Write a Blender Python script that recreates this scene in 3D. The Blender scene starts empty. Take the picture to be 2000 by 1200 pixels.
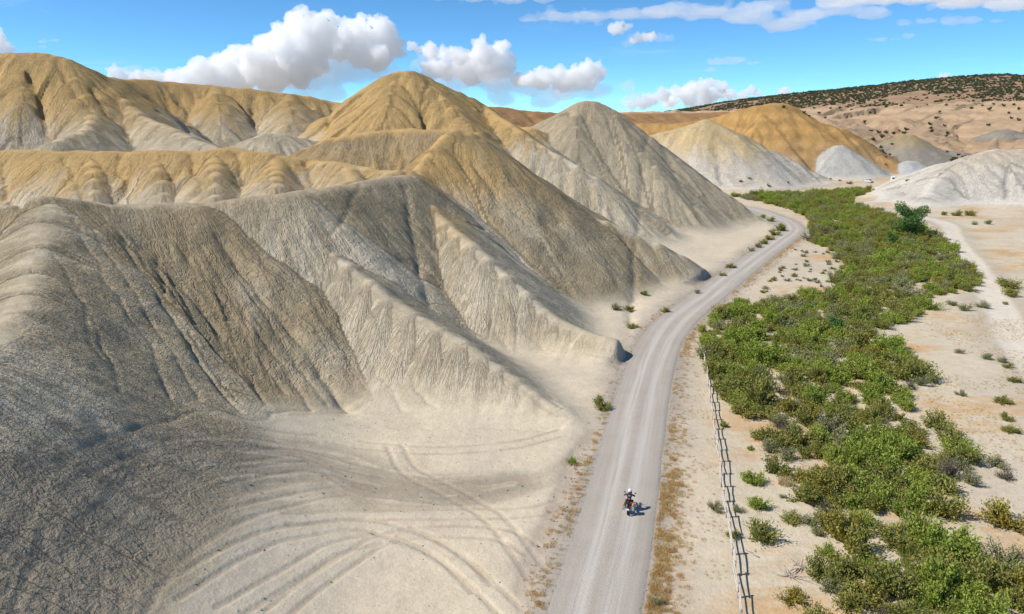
import bpy, bmesh, math, random
import numpy as np
from mathutils import Vector, Matrix

R = math.radians
rng = np.random.default_rng(7)
random.seed(7)
scene = bpy.context.scene
COL = scene.collection

# ------------------------------------------------------------------ camera
CAM_H = 31.0
PITCH = R(15.05)
FPX = 1376.0                      # focal length in pixels of a 2000 px wide frame
cam_data = bpy.data.cameras.new('camera')
cam_data.sensor_width = 36.0
cam_data.lens = 36.0 * FPX / 2000.0
cam_data.clip_start = 0.5
cam_data.clip_end = 80000.0
cam = bpy.data.objects.new('camera', cam_data)
cam.location = (0, 0, CAM_H)
cam.rotation_euler = (math.pi / 2 - PITCH, 0, 0)
COL.objects.link(cam)
scene.camera = cam

# ------------------------------------------------------------------ light
SUN_EL = R(46.0)
SUN_AZ = math.atan2(-0.985, -0.17)          # from the left, a little behind the camera
SUN_DIR = Vector((math.sin(SUN_AZ) * math.cos(SUN_EL), math.cos(SUN_AZ) * math.cos(SUN_EL), math.sin(SUN_EL)))
sun_data = bpy.data.lights.new('sun', 'SUN')
sun_data.energy = 4.2
sun_data.angle = R(0.53)
sun_data.color = (1.0, 0.95, 0.87)
sun = bpy.data.objects.new('sun', sun_data)
sun.rotation_euler = SUN_DIR.to_track_quat('Z', 'Y').to_euler()
sun.location = (-60, -10, 120)
COL.objects.link(sun)
scene.view_settings.view_transform = 'Standard'
scene.view_settings.look = 'None'
scene.view_settings.exposure = 0.32
scene.view_settings.gamma = 1.0
scene.view_settings.use_curve_mapping = False
scene.cycles.max_bounces = 24
scene.cycles.volume_bounces = 20
scene.cycles.adaptive_threshold = 0.025
scene.cycles.transmission_bounces = 4
scene.cycles.glossy_bounces = 2
scene.cycles.diffuse_bounces = 2
scene.cycles.transparent_max_bounces = 12
scene.cycles.use_denoising = True


class NT:
    """small helper for building node trees"""
    def __init__(self, tree):
        self.t = tree
        tree.nodes.clear()

    def n(self, kind, **kw):
        nd = self.t.nodes.new(kind)
        for k, v in kw.items():
            setattr(nd, k, v)
        return nd

    def put(self, sock, v):
        if v is None:
            return
        if isinstance(v, bpy.types.NodeSocket):
            self.t.links.new(v, sock)
        else:
            try:
                sock.default_value = v
            except Exception:
                sock.default_value = tuple(v) + (1.0,)

    def math(self, op, a, b=None, c=None, clamp=False):
        nd = self.n('ShaderNodeMath', operation=op, use_clamp=clamp)
        for i, v in enumerate((a, b, c)):
            self.put(nd.inputs[i], v)
        return nd.outputs[0]

    def vmath(self, op, a, b=None):
        nd = self.n('ShaderNodeVectorMath', operation=op)
        self.put(nd.inputs[0], a)
        self.put(nd.inputs[1], b)
        return nd.outputs['Value'] if op in ('DOT_PRODUCT', 'LENGTH', 'DISTANCE') else nd.outputs[0]

    def mix(self, fac, a, b, blend='MIX'):
        nd = self.n('ShaderNodeMix', data_type='RGBA', blend_type=blend)
        self.put(nd.inputs[0], fac)
        self.put(nd.inputs[6], a)
        self.put(nd.inputs[7], b)
        return nd.outputs[2]

    def noise(self, vec, scale, detail=4.0, rough=0.55, dist=0.0, out=0):
        nd = self.n('ShaderNodeTexNoise')
        self.put(nd.inputs['Vector'], vec)
        nd.inputs['Scale'].default_value = scale
        nd.inputs['Detail'].default_value = detail
        nd.inputs['Roughness'].default_value = rough
        nd.inputs['Distortion'].default_value = dist
        return nd.outputs[out]

    def ramp(self, fac, lo, hi, a=0.0, b=1.0, smooth=True):
        nd = self.n('ShaderNodeMapRange')
        nd.interpolation_type = 'SMOOTHSTEP' if smooth else 'LINEAR'
        self.put(nd.inputs[0], fac)
        for i, v in enumerate((lo, hi, a, b)):
            self.put(nd.inputs[1 + i], v)
        return nd.outputs[0]

    def scalevec(self, vec, s):
        nd = self.n('ShaderNodeMapping')
        self.put(nd.inputs['Vector'], vec)
        nd.inputs['Scale'].default_value = s
        return nd.outputs[0]


world = bpy.data.worlds.new('World')
scene.world = world
world.use_nodes = True
w = NT(world.node_tree)
sky = w.n('ShaderNodeTexSky', sky_type='NISHITA', sun_disc=False)
sky.sun_elevation = SUN_EL
sky.sun_rotation = SUN_AZ
sky.altitude = 1500
sky.air_density = 0.55
sky.dust_density = 0.0
sky.ozone_density = 10.0
tc = w.n('ShaderNodeTexCoord')
sep = w.n('ShaderNodeSeparateXYZ')
w.put(sep.inputs[0], tc.outputs['Generated'])
# high thin cloud: noise on a level sheet of air far overhead
up = w.math('MAXIMUM', w.math('ADD', sep.outputs[2], 0.045), 0.02)
cmb = w.n('ShaderNodeCombineXYZ')
w.put(cmb.inputs[0], w.math('DIVIDE', sep.outputs[0], up))
w.put(cmb.inputs[1], w.math('DIVIDE', sep.outputs[1], up))
sheet = cmb.outputs[0]
big = w.noise(w.scalevec(sheet, (0.16, 0.11, 1)), 1.0, 2.0, 0.5)
fine = w.noise(w.scalevec(sheet, (0.55, 0.75, 1)), 1.0, 9.0, 0.62, 0.6)
cover = w.math('ADD', w.math('MULTIPLY', big, 0.62), w.math('MULTIPLY', fine, 0.55))
veil = w.ramp(cover, 0.62, 0.85, 0.0, 0.45)
tint = w.mix(1.0, sky.outputs[0], (0.90, 1.14, 0.98, 1), 'MULTIPLY')
cloudcol = w.mix(w.ramp(fine, 0.40, 0.66), (2.6, 3.6, 5.0, 1), (5.2, 5.7, 6.3, 1))
skycol = w.mix(veil, tint, cloudcol)
bg = w.n('ShaderNodeBackground')
w.put(bg.inputs[0], skycol)
bg.inputs[1].default_value = 0.15
wo = w.n('ShaderNodeOutputWorld')
w.t.links.new(bg.outputs[0], wo.inputs[0])


# ------------------------------------------------------------------ helpers
def at(px, py, Y):
    """world point seen in direction (px,py) of the survey photo at forward distance Y"""
    dx = (px - 1000.0) / FPX
    dy = (600.0 - py) / FPX
    cy = math.cos(PITCH) + dy * math.sin(PITCH)
    cz = -math.sin(PITCH) + dy * math.cos(PITCH)
    t = Y / cy
    return (dx * t, Y, CAM_H + cz * t)


def gp(px, py, z=0.0):
    """world point of the level valley floor in that direction"""
    dx = (px - 1000.0) / FPX
    dy = (600.0 - py) / FPX
    cy = math.cos(PITCH) + dy * math.sin(PITCH)
    cz = -math.sin(PITCH) + dy * math.cos(PITCH)
    t = (z - CAM_H) / cz
    return (dx * t, cy * t, z)


def depth_of(p):
    return p[1] * math.cos(PITCH) + (CAM_H - p[2]) * math.sin(PITCH)


def tag(o, label=None, cat=None, group=None, kind=None):
    if label:
        o['label'] = label
    if cat:
        o['category'] = cat
    if group:
        o['group'] = group
    if kind:
        o['kind'] = kind
    return o


def link(name, me, parent=None):
    o = bpy.data.objects.new(name, me)
    COL.objects.link(o)
    if parent is not None:
        o.parent = parent
    return o


def mesh_np(name, v, f, mat=None, smooth=False):
    """mesh from numpy arrays; f is (n,3) or (n,4)"""
    me = bpy.data.meshes.new(name)
    v = np.asarray(v, np.float32)
    f = np.asarray(f, np.int32)
    k = f.shape[1]
    me.vertices.add(len(v))
    me.vertices.foreach_set('co', v.ravel())
    me.loops.add(f.size)
    me.loops.foreach_set('vertex_index', f.ravel())
    me.polygons.add(len(f))
    me.polygons.foreach_set('loop_start', np.arange(0, f.size, k, dtype=np.int32))
    if smooth:
        me.polygons.foreach_set('use_smooth', np.ones(len(f), dtype=bool))
    me.update(calc_edges=True)
    if mat:
        me.materials.append(mat)
    return me


# numpy gradient noise
_perm = np.random.default_rng(3).permutation(512).astype(np.int32)
_perm = np.concatenate([_perm, _perm])
_ga = np.random.default_rng(4).uniform(0, 2 * math.pi, 512)
_gx, _gy = np.cos(_ga).astype(np.float32), np.sin(_ga).astype(np.float32)


def gnoise(x, y, seed=0):
    xi = np.floor(x)
    yi = np.floor(y)
    xf = (x - xi).astype(np.float32)
    yf = (y - yi).astype(np.float32)
    xi = (xi.astype(np.int64) + seed * 57) & 511
    yi = (yi.astype(np.int64) + seed * 131) & 511
    u = xf * xf * xf * (xf * (xf * 6 - 15) + 10)
    v = yf * yf * yf * (yf * (yf * 6 - 15) + 10)

    def g(ix, iy, fx, fy):
        h = _perm[_perm[ix & 511] + (iy & 511)]
        return _gx[h] * fx + _gy[h] * fy
    a = g(xi, yi, xf, yf)
    b = g(xi + 1, yi, xf - 1, yf)
    c = g(xi, yi + 1, xf, yf - 1)
    d = g(xi + 1, yi + 1, xf - 1, yf - 1)
    ab = a + (b - a) * u
    cd = c + (d - c) * u
    return (ab + (cd - ab) * v) * 1.4


def fbm(x, y, octs=4, seed=0, gain=0.5):
    s = 0
    a = 1.0
    t = 0
    for i in range(octs):
        s = s + a * gnoise(x, y, seed + i * 7)
        t += a
        a *= gain
        x = x * 2.03 + 11.3
        y = y * 2.03 - 5.1
    return s / t


def sstep(e0, e1, x):
    t = np.clip((x - e0) / (e1 - e0), 0, 1)
    return t * t * (3 - 2 * t)


def catmull(pts, n=4):
    p = np.asarray(pts, float)
    if len(p) < 3:
        return p
    q = np.vstack([2 * p[0] - p[1], p, 2 * p[-1] - p[-2]])
    out = []
    for i in range(1, len(q) - 2):
        for k in range(n):
            t = k / n
            out.append(0.5 * (2 * q[i] + (q[i + 1] - q[i - 1]) * t + (2 * q[i - 1] - 5 * q[i] + 4 * q[i + 1] - q[i + 2]) * t * t
                              + (3 * q[i] - q[i - 1] - 3 * q[i + 1] + q[i + 2]) * t ** 3))
    out.append(q[-2])
    return np.array(out)


def polydist(x, y, pl, rad):
    """distance of points to polyline and length along it, only evaluated inside its box grown by rad"""
    d = np.full(x.shape, 1e9, np.float32)
    s = np.zeros(x.shape, np.float32)
    p = np.asarray(pl, float)[:, :2]
    m = (x > p[:, 0].min() - rad) & (x < p[:, 0].max() + rad) & (y > p[:, 1].min() - rad) & (y < p[:, 1].max() + rad)
    idx = np.nonzero(m)[0]
    if len(idx) == 0:
        return d, s
    X, Y = x[idx], y[idx]
    bd = np.full(X.shape, 1e9)
    bs = np.zeros(X.shape)
    acc = 0.0
    for a, b in zip(p[:-1], p[1:]):
        e = b - a
        L = math.hypot(*e) + 1e-9
        t = np.clip(((X - a[0]) * e[0] + (Y - a[1]) * e[1]) / (L * L), 0, 1)
        dd = np.hypot(X - a[0] - t * e[0], Y - a[1] - t * e[1])
        k = dd < bd
        bd[k] = dd[k]
        bs[k] = acc + t[k] * L
        acc += L
    d[idx] = bd
    s[idx] = bs
    return d, s


# ------------------------------------------------------------------ road line
ROAD_PX = [(1150, 1290), (1160, 1200), (1186, 1100), (1206, 1010), (1229, 900), (1250, 800), (1269, 725), (1293, 665), (1330, 622),
           (1380, 582), (1432, 541), (1486, 500), (1528, 470), (1550, 452), (1541, 436), (1513, 424), (1484, 413), (1450, 406), (1400, 402)]
ROAD = catmull([gp(a, b)[:2] for a, b in ROAD_PX], 8)
ROAD_W = 6.5
TRACK_PX = [(2100, 790), (2000, 690), (1970, 640), (1950, 600), (1925, 560), (1905, 520), (1880, 490), (1862, 465), (1850, 440), (1800, 425), (1700, 412), (1640, 405)]
TRACK = catmull([gp(a, b)[:2] for a, b in TRACK_PX], 6)

# ------------------------------------------------------------------ hills: crest lines (survey direction, distance), flank slope, crest rounding
RIDGES = []


def ridge(hill, pts, slope, r=2.5, amp=1.0, sub=3, dark=0.0, k=0.12, toe=1.6):
    P = np.array([p[:3] if len(p) == 4 else at(*p) for p in pts])
    RIDGES.append(dict(hill=hill, p=catmull(P, sub), slope=slope, r=r, amp=amp, dark=dark, k=k, toe=toe))


W3 = lambda x, y, z: (x, y, z, 0)      # a point given directly in metres

# 1 foremost hill on the left
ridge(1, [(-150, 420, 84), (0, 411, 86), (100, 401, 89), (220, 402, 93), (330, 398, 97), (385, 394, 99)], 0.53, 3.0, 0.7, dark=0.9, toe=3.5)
ridge(1, [(385, 394, 99), (440, 387, 101), (510, 381, 102.5), (580, 376, 105)], 0.68, 2.0, 0.65)
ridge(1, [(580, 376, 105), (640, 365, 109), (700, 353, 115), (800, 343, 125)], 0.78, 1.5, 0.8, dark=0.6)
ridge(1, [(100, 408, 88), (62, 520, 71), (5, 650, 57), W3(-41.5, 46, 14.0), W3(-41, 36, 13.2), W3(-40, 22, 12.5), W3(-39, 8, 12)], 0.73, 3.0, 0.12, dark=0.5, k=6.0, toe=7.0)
ridge(1, [(580, 376, 105), (602, 425, 101), (648, 490, 95.5), (760, 580, 87), (900, 665, 79.5), (1000, 735, 74.5), (1120, 822, 68.5)], 0.64, 1.0, 0.32)
# 2 hill with the flat yellow top above the road bend
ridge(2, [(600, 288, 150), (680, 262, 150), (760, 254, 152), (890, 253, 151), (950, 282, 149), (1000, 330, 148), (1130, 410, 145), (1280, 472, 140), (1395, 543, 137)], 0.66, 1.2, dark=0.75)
ridge(2, [(870, 262, 148), (815, 325, 136), (800, 348, 127), (870, 430, 115), (950, 500, 106), (1060, 600, 97), W3(10.0, 91.5, 3.0), W3(14.8, 88.2, 2.6)], 0.66, 0.8, 0.38)
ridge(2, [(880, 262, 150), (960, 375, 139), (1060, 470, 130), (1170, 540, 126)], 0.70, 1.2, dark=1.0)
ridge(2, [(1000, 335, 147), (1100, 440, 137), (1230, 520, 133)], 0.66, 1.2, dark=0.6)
# 3 scalloped yellow ridge behind the foremost hill
ridge(3, [(-250, 300, 152), (0, 298, 146), (120, 294, 143), (230, 295, 142), (450, 290, 142), (560, 303, 140), (640, 317, 137), (770, 335, 130)], 0.62, 3.0)
for a, b in (((-60, 300, 145), (-40, 400, 128)), ((70, 298, 144), (95, 400, 127)), ((180, 296, 142), (185, 395, 124)), ((300, 295, 142), (325, 400, 124)),
             ((420, 292, 142), (420, 380, 123)), ((540, 302, 140), (540, 362, 124)), ((680, 322, 135), (690, 350, 124))):
    ridge(3, [a, ((a[0] + b[0]) / 2, (a[1] * 0.62 + b[1] * 0.38), (a[2] + b[2]) / 2), b], 0.78, 1.8, 0.3)
# 4 high yellow hill at the far left and the long crest running from it
ridge(4, [(-260, 120, 225), (-100, 106, 218), (20, 103, 215), (90, 106, 215), (140, 122, 214), (190, 146, 222), (225, 156, 240), (300, 158, 252), (400, 164, 260), (520, 178, 262), (600, 189, 268), (690, 204, 272)], 0.70, 3.0)
ridge(4, [(50, 106, 214), (45, 200, 192), (20, 285, 178)], 0.68, 2.0, 0.4)
ridge(4, [(-80, 106, 216), (-110, 200, 195), (-140, 285, 180)], 0.68, 2.0)
ridge(4, [(130, 120, 213), (175, 210, 194), (165, 250, 180), (110, 275, 170)], 0.68, 2.0, 0.35)
ridge(4, [(185, 145, 221), (270, 222, 200), (340, 255, 188), (430, 292, 176)], 0.66, 2.5, 0.4)
ridge(4, [(560, 184, 263), (570, 225, 245), (560, 275, 228)], 0.66, 4.0, 0.4)
ridge(4, [(420, 166, 259), (430, 220, 240), (425, 290, 222)], 0.66, 3.0, 0.4)
ridge(4, [(460, 290, 192), (530, 263, 196), (610, 275, 200)], 0.55, 3.0)
# 5 pointed yellow peak
ridge(5, [(640, 225, 243), (700, 188, 239), (760, 146, 236), (790, 137, 235), (815, 141, 236), (870, 168, 239), (940, 204, 242), (1000, 243, 238), (1040, 250, 230)], 0.70, 1.6)
ridge(5, [(775, 142, 234), (760, 200, 216), (745, 260, 204)], 0.68, 2.0)
ridge(5, [(825, 148, 235), (880, 210, 217), (930, 262, 204)], 0.68, 2.0)
ridge(5, [(945, 208, 240), (1000, 244, 216), (1060, 285, 204), (1160, 345, 192), (1250, 415, 186), (1332, 467, 183)], 0.66, 1.0)
# 6 grey cone above the road bend
ridge(6, [(1030, 250, 250), (1090, 223, 245), (1128, 199, 241), (1150, 194, 240), (1178, 202, 240), (1240, 246, 234), (1320, 306, 226), (1410, 376, 217), (1505, 442, 208.5)], 0.74, 0.8)
ridge(6, [(1185, 206, 239), (1232, 270, 226), (1300, 350, 210), (1352, 424, 199)], 0.72, 1.0)
ridge(6, [(1125, 202, 239), (1128, 270, 222), (1150, 330, 211)], 0.72, 1.2)
# 7 pale hill with yellow cap across the valley
ridge(7, [(1230, 275, 352), (1300, 258, 352), (1370, 238, 350), (1392, 237, 350), (1440, 260, 350), (1520, 302, 347), (1610, 347, 343)], 0.66, 3.0)
ridge(7, [(1380, 240, 349), (1400, 290, 336), (1430, 350, 326)], 0.62, 3.0)
ridge(7, [(1310, 258, 351), (1315, 310, 338), (1330, 362, 326)], 0.62, 3.0)
# 8 orange hill behind it
ridge(8, [(1250, 240, 450), (1360, 238, 445), (1450, 213, 442), (1500, 203, 440), (1535, 204, 440), (1565, 228, 432), (1640, 252, 425), (1690, 290, 410), (1730, 325, 395)], 0.62, 4.0)
ridge(8, [(1500, 206, 438), (1480, 260, 415), (1500, 320, 395)], 0.6, 4.0)
ridge(8, [(1640, 255, 424), (1600, 300, 405), (1590, 335, 395)], 0.6, 3.0)
# 9 two small white cones
ridge(9, [(1632, 287, 392), (1645, 287, 392)], 0.66, 2.5)
ridge(10, [(1775, 315, 392), (1786, 315, 392)], 0.55, 2.0)
ridge(10, [(1782, 314, 392), (1835, 340, 388)], 0.55, 2.0)
# 11 brown-grey cone behind
ridge(11, [(1740, 272, 435), (1778, 264, 432), (1820, 295, 425), (1850, 328, 415)], 0.62, 3.0)
# 12 white hill at the right edge
ridge(12, [(1640, 403, 256), (1715, 396, 262), (1770, 380, 268), (1820, 358, 274), (1880, 316, 284), (1930, 296, 290), (2010, 292, 292), (2140, 296, 298), (2300, 320, 300)], 0.50, 5.0)
ridge(12, [(1950, 296, 290), (1985, 350, 268), (2020, 400, 252)], 0.46, 4.0)
ridge(12, [(1830, 350, 273), (1800, 385, 258)], 0.42, 4.0)
# 13 grey mound and pink slopes beyond
ridge(13, [(1890, 275, 560), (1950, 255, 555), (1990, 258, 550), (2080, 290, 540)], 0.55, 5.0)
ridge(14, [(1100, 222, 980), (1250, 219, 960), (1500, 215, 900), (1700, 208, 850), (1850, 202, 800), (2000, 197, 760), (2300, 190, 700)], 0.13, 20.0, 3.0)
ridge(14, [(1690, 240, 640), (1740, 228, 640), (1790, 243, 630)], 0.35, 8.0, 2.0)
ridge(14, [(1900, 205, 760), (1960, 235, 650), (2100, 270, 560)], 0.2, 8.0)
ridge(14, [(1560, 222, 700), (1600, 228, 620), (1650, 262, 520)], 0.30, 6.0, 2.0)
ridge(14, [(1830, 225, 700), (1800, 262, 560), (1760, 300, 480)], 0.26, 5.0, 2.0)
ridge(14, [(1990, 232, 640), (1930, 285, 520), (1900, 320, 430)], 0.26, 5.0, 2.0)
ridge(11, [(1830, 292, 470), (1880, 300, 455), (1920, 325, 430)], 0.40, 4.0)
ridge(8, [(1700, 292, 408), (1745, 320, 398), (1770, 342, 388)], 0.5, 3.0)
ridge(15, [(900, 205, 520), (960, 208, 520), (1060, 219, 540), (1150, 222, 560)], 0.5, 4.0)
ridge(15, [(1180, 222, 600), (1300, 222, 640), (1420, 220, 680)], 0.3, 6.0)
# 16 wooded mesa on the horizon
ridge(16, [(1250, 222, 1750), (1350, 214, 1650), (1500, 190, 1500), (1700, 169, 1350), (1850, 153, 1250), (1940, 147, 1200), (2000, 151, 1150), (2300, 160, 1050)], 0.20, 40.0)
NH = 17


def hills(x, y, detail=None):
    """height, hill id, rill height for points; detail = local grid spacing"""
    n = x.shape
    ground = 0.35 * fbm(x / 28, y / 28, 3, 5) + 0.08 * fbm(x / 5, y / 5, 2, 9)
    H = ground.astype(np.float64)
    best = ground + 0.18
    hid = np.zeros(n, np.int32)
    S = np.zeros(n)
    D = np.full(n, 0.0)
    AMP = np.zeros(n)
    FAR = np.ones(n)
    RI = np.zeros(n, np.int32)
    wob = 0.8 * fbm(x / 17, y / 17, 3, 21) + 0.35 * fbm(x / 4.5, y / 4.5, 3, 22)
    for ri, rd in enumerate(RIDGES):
        p = rd['p']
        rad = p[:, 2].max() / rd['slope'] + rd['r'] + 3
        m = (x > p[:, 0].min() - rad) & (x < p[:, 0].max() + rad) & (y > p[:, 1].min() - rad) & (y < p[:, 1].max() + rad)
        idx = np.nonzero(m)[0]
        if len(idx) == 0:
            continue
        X, Y = x[idx], y[idx]
        h = np.full(X.shape, -1e9)
        s = np.zeros(X.shape)
        dm = np.zeros(X.shape)
        sl, r = rd['slope'], rd['r']
        accL = accR = 0.0
        RR = 9.0
        prev = None
        far = max(1.0, p[:, 1].mean() / 150.0)
        for a, b in zip(p[:-1], p[1:]):
            ex, ey = b[0] - a[0], b[1] - a[1]
            L = math.hypot(ex, ey) + 1e-9
            if prev is not None:
                bend = math.atan2(prev[0] * ey - prev[1] * ex, prev[0] * ex + prev[1] * ey)
                if bend > 0:
                    accR += RR * bend
                else:
                    accL += -RR * bend
            prev = (ex, ey)
            qx, qy = X - a[0], Y - a[1]
            traw = (qx * ex + qy * ey) / (L * L)
            t = np.clip(traw, 0, 1)
            dx, dy = qx - t * ex, qy - t * ey
            d = np.sqrt(dx * dx + dy * dy)
            hh = a[2] + (b[2] - a[2]) * t - sl * (np.sqrt(d * d + r * r) - r)
            k = hh > h
            if not k.any():
                accL += L
                accR += L
                continue
            left = (ex * qy - ey * qx) > 0
            along = (traw - t) * L
            ang = np.arctan2(along, np.abs(ex * qy - ey * qx) / L + 1e-6)
            ss = np.where(left, accL + 4000 + ri * 91, accR + ri * 37) + t * L + RR * ang
            h[k] = hh[k]
            s[k] = ss[k]
            dm[k] = d[k]
            accL += L
            accR += L
        far_w = 0.5 + 0.5 * far
        h = h + wob[idx] * np.clip(h / 6.0, 0, 1) * min(far_w, 2.0)
        k = h > best[idx]
        ki = idx[k]
        best[ki] = h[k]
        hid[ki] = rd['hill']
        S[ki] = s[k]
        D[ki] = dm[k]
        AMP[ki] = rd['amp'] * (2.0 if rd['hill'] in (4, 5) else (1.3 if rd['hill'] in (2, 6, 7, 8, 12) else 1.0))
        RI[ki] = ri
        FAR[ki] = min(max(1.0, far * 0.8), 3.0)
        # smooth union, wide at the toe and narrow in the gullies
        h0 = H[idx]
        kk = (rd['toe'] + (rd['k'] - rd['toe']) * sstep(0.8, 4.5, h0 - ground[idx])) * min(far, 3.0)
        q = np.clip(0.5 + 0.5 * (h - h0) / kk, 0, 1)
        H[idx] = h0 + (h - h0) * q + kk * q * (1 - q)
    # rills: sharp furrows that follow the fall line
    det = np.zeros(n) if detail is None else detail
    wv = gnoise(x / 9, y / 9, 31) * 1.6 + gnoise(x / 3, y / 3, 32) * 0.5
    rel = np.zeros(n)
    for lam, a, sd in ((9.0, 0.50, 41), (3.6, 0.30, 43), (1.6, 0.24, 47), (0.8, 0.14, 53)):
        fade = np.clip(1.6 - det * 2.6 / (lam * FAR), 0, 1) if detail is not None else 1.0
        nn = np.abs(gnoise((S + wv * (0.4 + 0.06 * lam)) / (lam * FAR), D / (lam * 7.0 * FAR), sd))
        rel += a * fade * FAR * (np.minimum(nn * 2.2, 1.0) - 0.6)
    grow = sstep(1.2, 13.0, D) * AMP * sstep(0.3, 3.0, best - ground)
    return H, hid, rel * grow, best - ground, D, S, RI


EXTRA_GULLY = []


def terrain(x, y, detail=None):
    x = np.asarray(x, float)
    y = np.asarray(y, float)
    H, hid, rel, rise, D, S, RI = hills(x, y, detail)
    h = H + rel
    gx = x + 0.5 * gnoise(x / 5.0, y / 5.0, 301) + 0.22 * gnoise(x / 1.3, y / 1.3, 302)
    gy = y + 0.5 * gnoise(x / 5.0, y / 5.0, 303) + 0.22 * gnoise(x / 1.3, y / 1.3, 304)
    for pl, wd, dp in EXTRA_GULLY:
        d, s = polydist(gx, gy, pl, wd * 4)
        h = h - 0.85 * dp * (0.75 + 0.6 * gnoise(s / 4.0, s * 0, 305)) * np.exp(-np.abs(d) / wd)
    rd, rs = polydist(x, y, ROAD, 14.0)
    bed = 0.22 * sstep(12.0, 4.2, rd)
    wide = 4.0 - 2.7 * sstep(0.4, 1.6, h)
    f = sstep(ROAD_W / 2 + 0.2 + wide, ROAD_W / 2 + 0.2, rd)
    h = np.where(rd < 14, (1 - f) * (h + bed * (h < 1.0)) + f * 0.16, h)
    td, ts = polydist(x, y, TRACK, 6.0)
    h = h - 0.12 * sstep(3.0, 1.0, td)
    return h, hid, rel, rise, D, S, rd, td, RI


def surf_many(px, ymax=320.0, y0=22.0, n=1000):
    """where the lines of sight meet the hills"""
    Ys = np.geomspace(y0, ymax, n)
    d = np.array([at(a, b, 1.0) for a, b in px])
    x = d[:, 0:1] * Ys[None]
    z = CAM_H + (d[:, 2:3] - CAM_H) * Ys[None]
    hh = terrain(x.ravel(), np.broadcast_to(Ys[None], x.shape).ravel())[0].reshape(x.shape)
    i = np.argmax(z < hh, axis=1)
    j = np.arange(len(px))
    return np.column_stack([x[j, i], Ys[i], hh[j, i]])


def surf_lines(lines):
    flat_ = surf_many([q for pl in lines for q in pl])
    out, k = [], 0
    for pl in lines:
        out.append([tuple(v) for v in flat_[k:k + len(pl)]])
        k += len(pl)
    return out


# ------------------------------------------------------------------ named gullies, cracks and tyre tracks
GULLY_PX = [([(430, 455), (480, 540), (560, 640), (620, 720), (680, 800)], 0.9, 1.1), ([(790, 362), (805, 450), (830, 560), (838, 595)], 0.8, 0.9),
            ([(250, 840), (400, 803), (500, 825), (545, 802), (620, 810), (720, 832)], 0.2, 0.22),
            ([(720, 832), (900, 835), (1090, 838)], 0.2, 0.3), ([(310, 500), (330, 600), (400, 720), (450, 785)], 0.28, 0.45),
            ([(140, 430), (215, 560), (300, 690), (335, 780)], 0.25, 0.3), ([(390, 480), (470, 600), (560, 720), (610, 800)], 0.26, 0.4),
            ([(100, 500), (190, 640), (240, 770)], 0.22, 0.22), ([(200, 420), (300, 560), (430, 760), (470, 810)], 0.2, 0.35), ([(450, 520), (520, 620), (640, 790)], 0.2, 0.35), ([(260, 470), (350, 620), (470, 790)], 0.18, 0.3), ([(170, 440), (280, 600), (390, 780)], 0.18, 0.3), ([(310, 430), (420, 570), (560, 770)], 0.18, 0.3), ([(120, 560), (250, 640), (380, 700)], 0.15, 0.2), ([(640, 520), (690, 640), (790, 800)], 0.2, 0.25), ([(880, 480), (930, 580), (990, 680)], 0.25, 0.3), ([(960, 540), (1010, 620), (1070, 690)], 0.25, 0.3), ([(900, 300), (990, 400), (1100, 500)], 0.5, 0.5), ([(840, 290), (920, 400), (1030, 520)], 0.5, 0.5), ([(150, 560), (200, 700), (300, 750)], 0.2, 0.2), ([(700, 560), (760, 680), (850, 800)], 0.22, 0.3), ([(560, 480), (620, 600), (720, 760)], 0.2, 0.25), ([(350, 560), (420, 650), (520, 790)], 0.22, 0.35),
            
            ([(235, 302), (230, 330), (250, 360), (228, 398)], 0.9, 1.4), ([(372, 300), (378, 330), (395, 352), (386, 374)], 0.9, 1.4),
            ([(466, 298), (470, 330), (476, 362)], 0.9, 1.4), ([(600, 315), (605, 340), (612, 362)], 0.9, 1.4), ([(16, 312), (10, 350), (40, 398)], 0.9, 1.4),
            ([(125, 310), (150, 350), (165, 390)], 0.8, 1.2), ([(60, 150), (85, 215), (95, 270)], 1.2, 1.8), ([(110, 120), (150, 185), (178, 215)], 1.2, 1.5),
            ([(268, 292), (245, 250), (205, 215), (180, 170)], 1.2, 1.8), ([(496, 190), (494, 220), (500, 250)], 1.2, 2.0), ([(648, 204), (642, 225), (640, 245)], 1.2, 2.0),
            ([(330, 170), (350, 215), (370, 260)], 1.2, 1.5), ([(780, 148), (768, 200), (772, 245)], 1.1, 1.3), ([(840, 160), (860, 200), (875, 245)], 1.1, 1.2),
            ([(1196, 212), (1262, 282), (1335, 372), (1372, 430)], 1.0, 1.1),
            ([(650, 465), (680, 410), (705, 360)], 0.3, 0.5), ([(770, 265), (790, 300), (815, 335)], 0.9, 0.9), ([(640, 300), (700, 285), (745, 300)], 1.5, 0.9)]
for pl, (_, wd, dp) in zip(surf_lines([g[0] for g in GULLY_PX]), GULLY_PX):
    EXTRA_GULLY.append((catmull([p[:2] for p in pl], 4), wd, dp))
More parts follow.
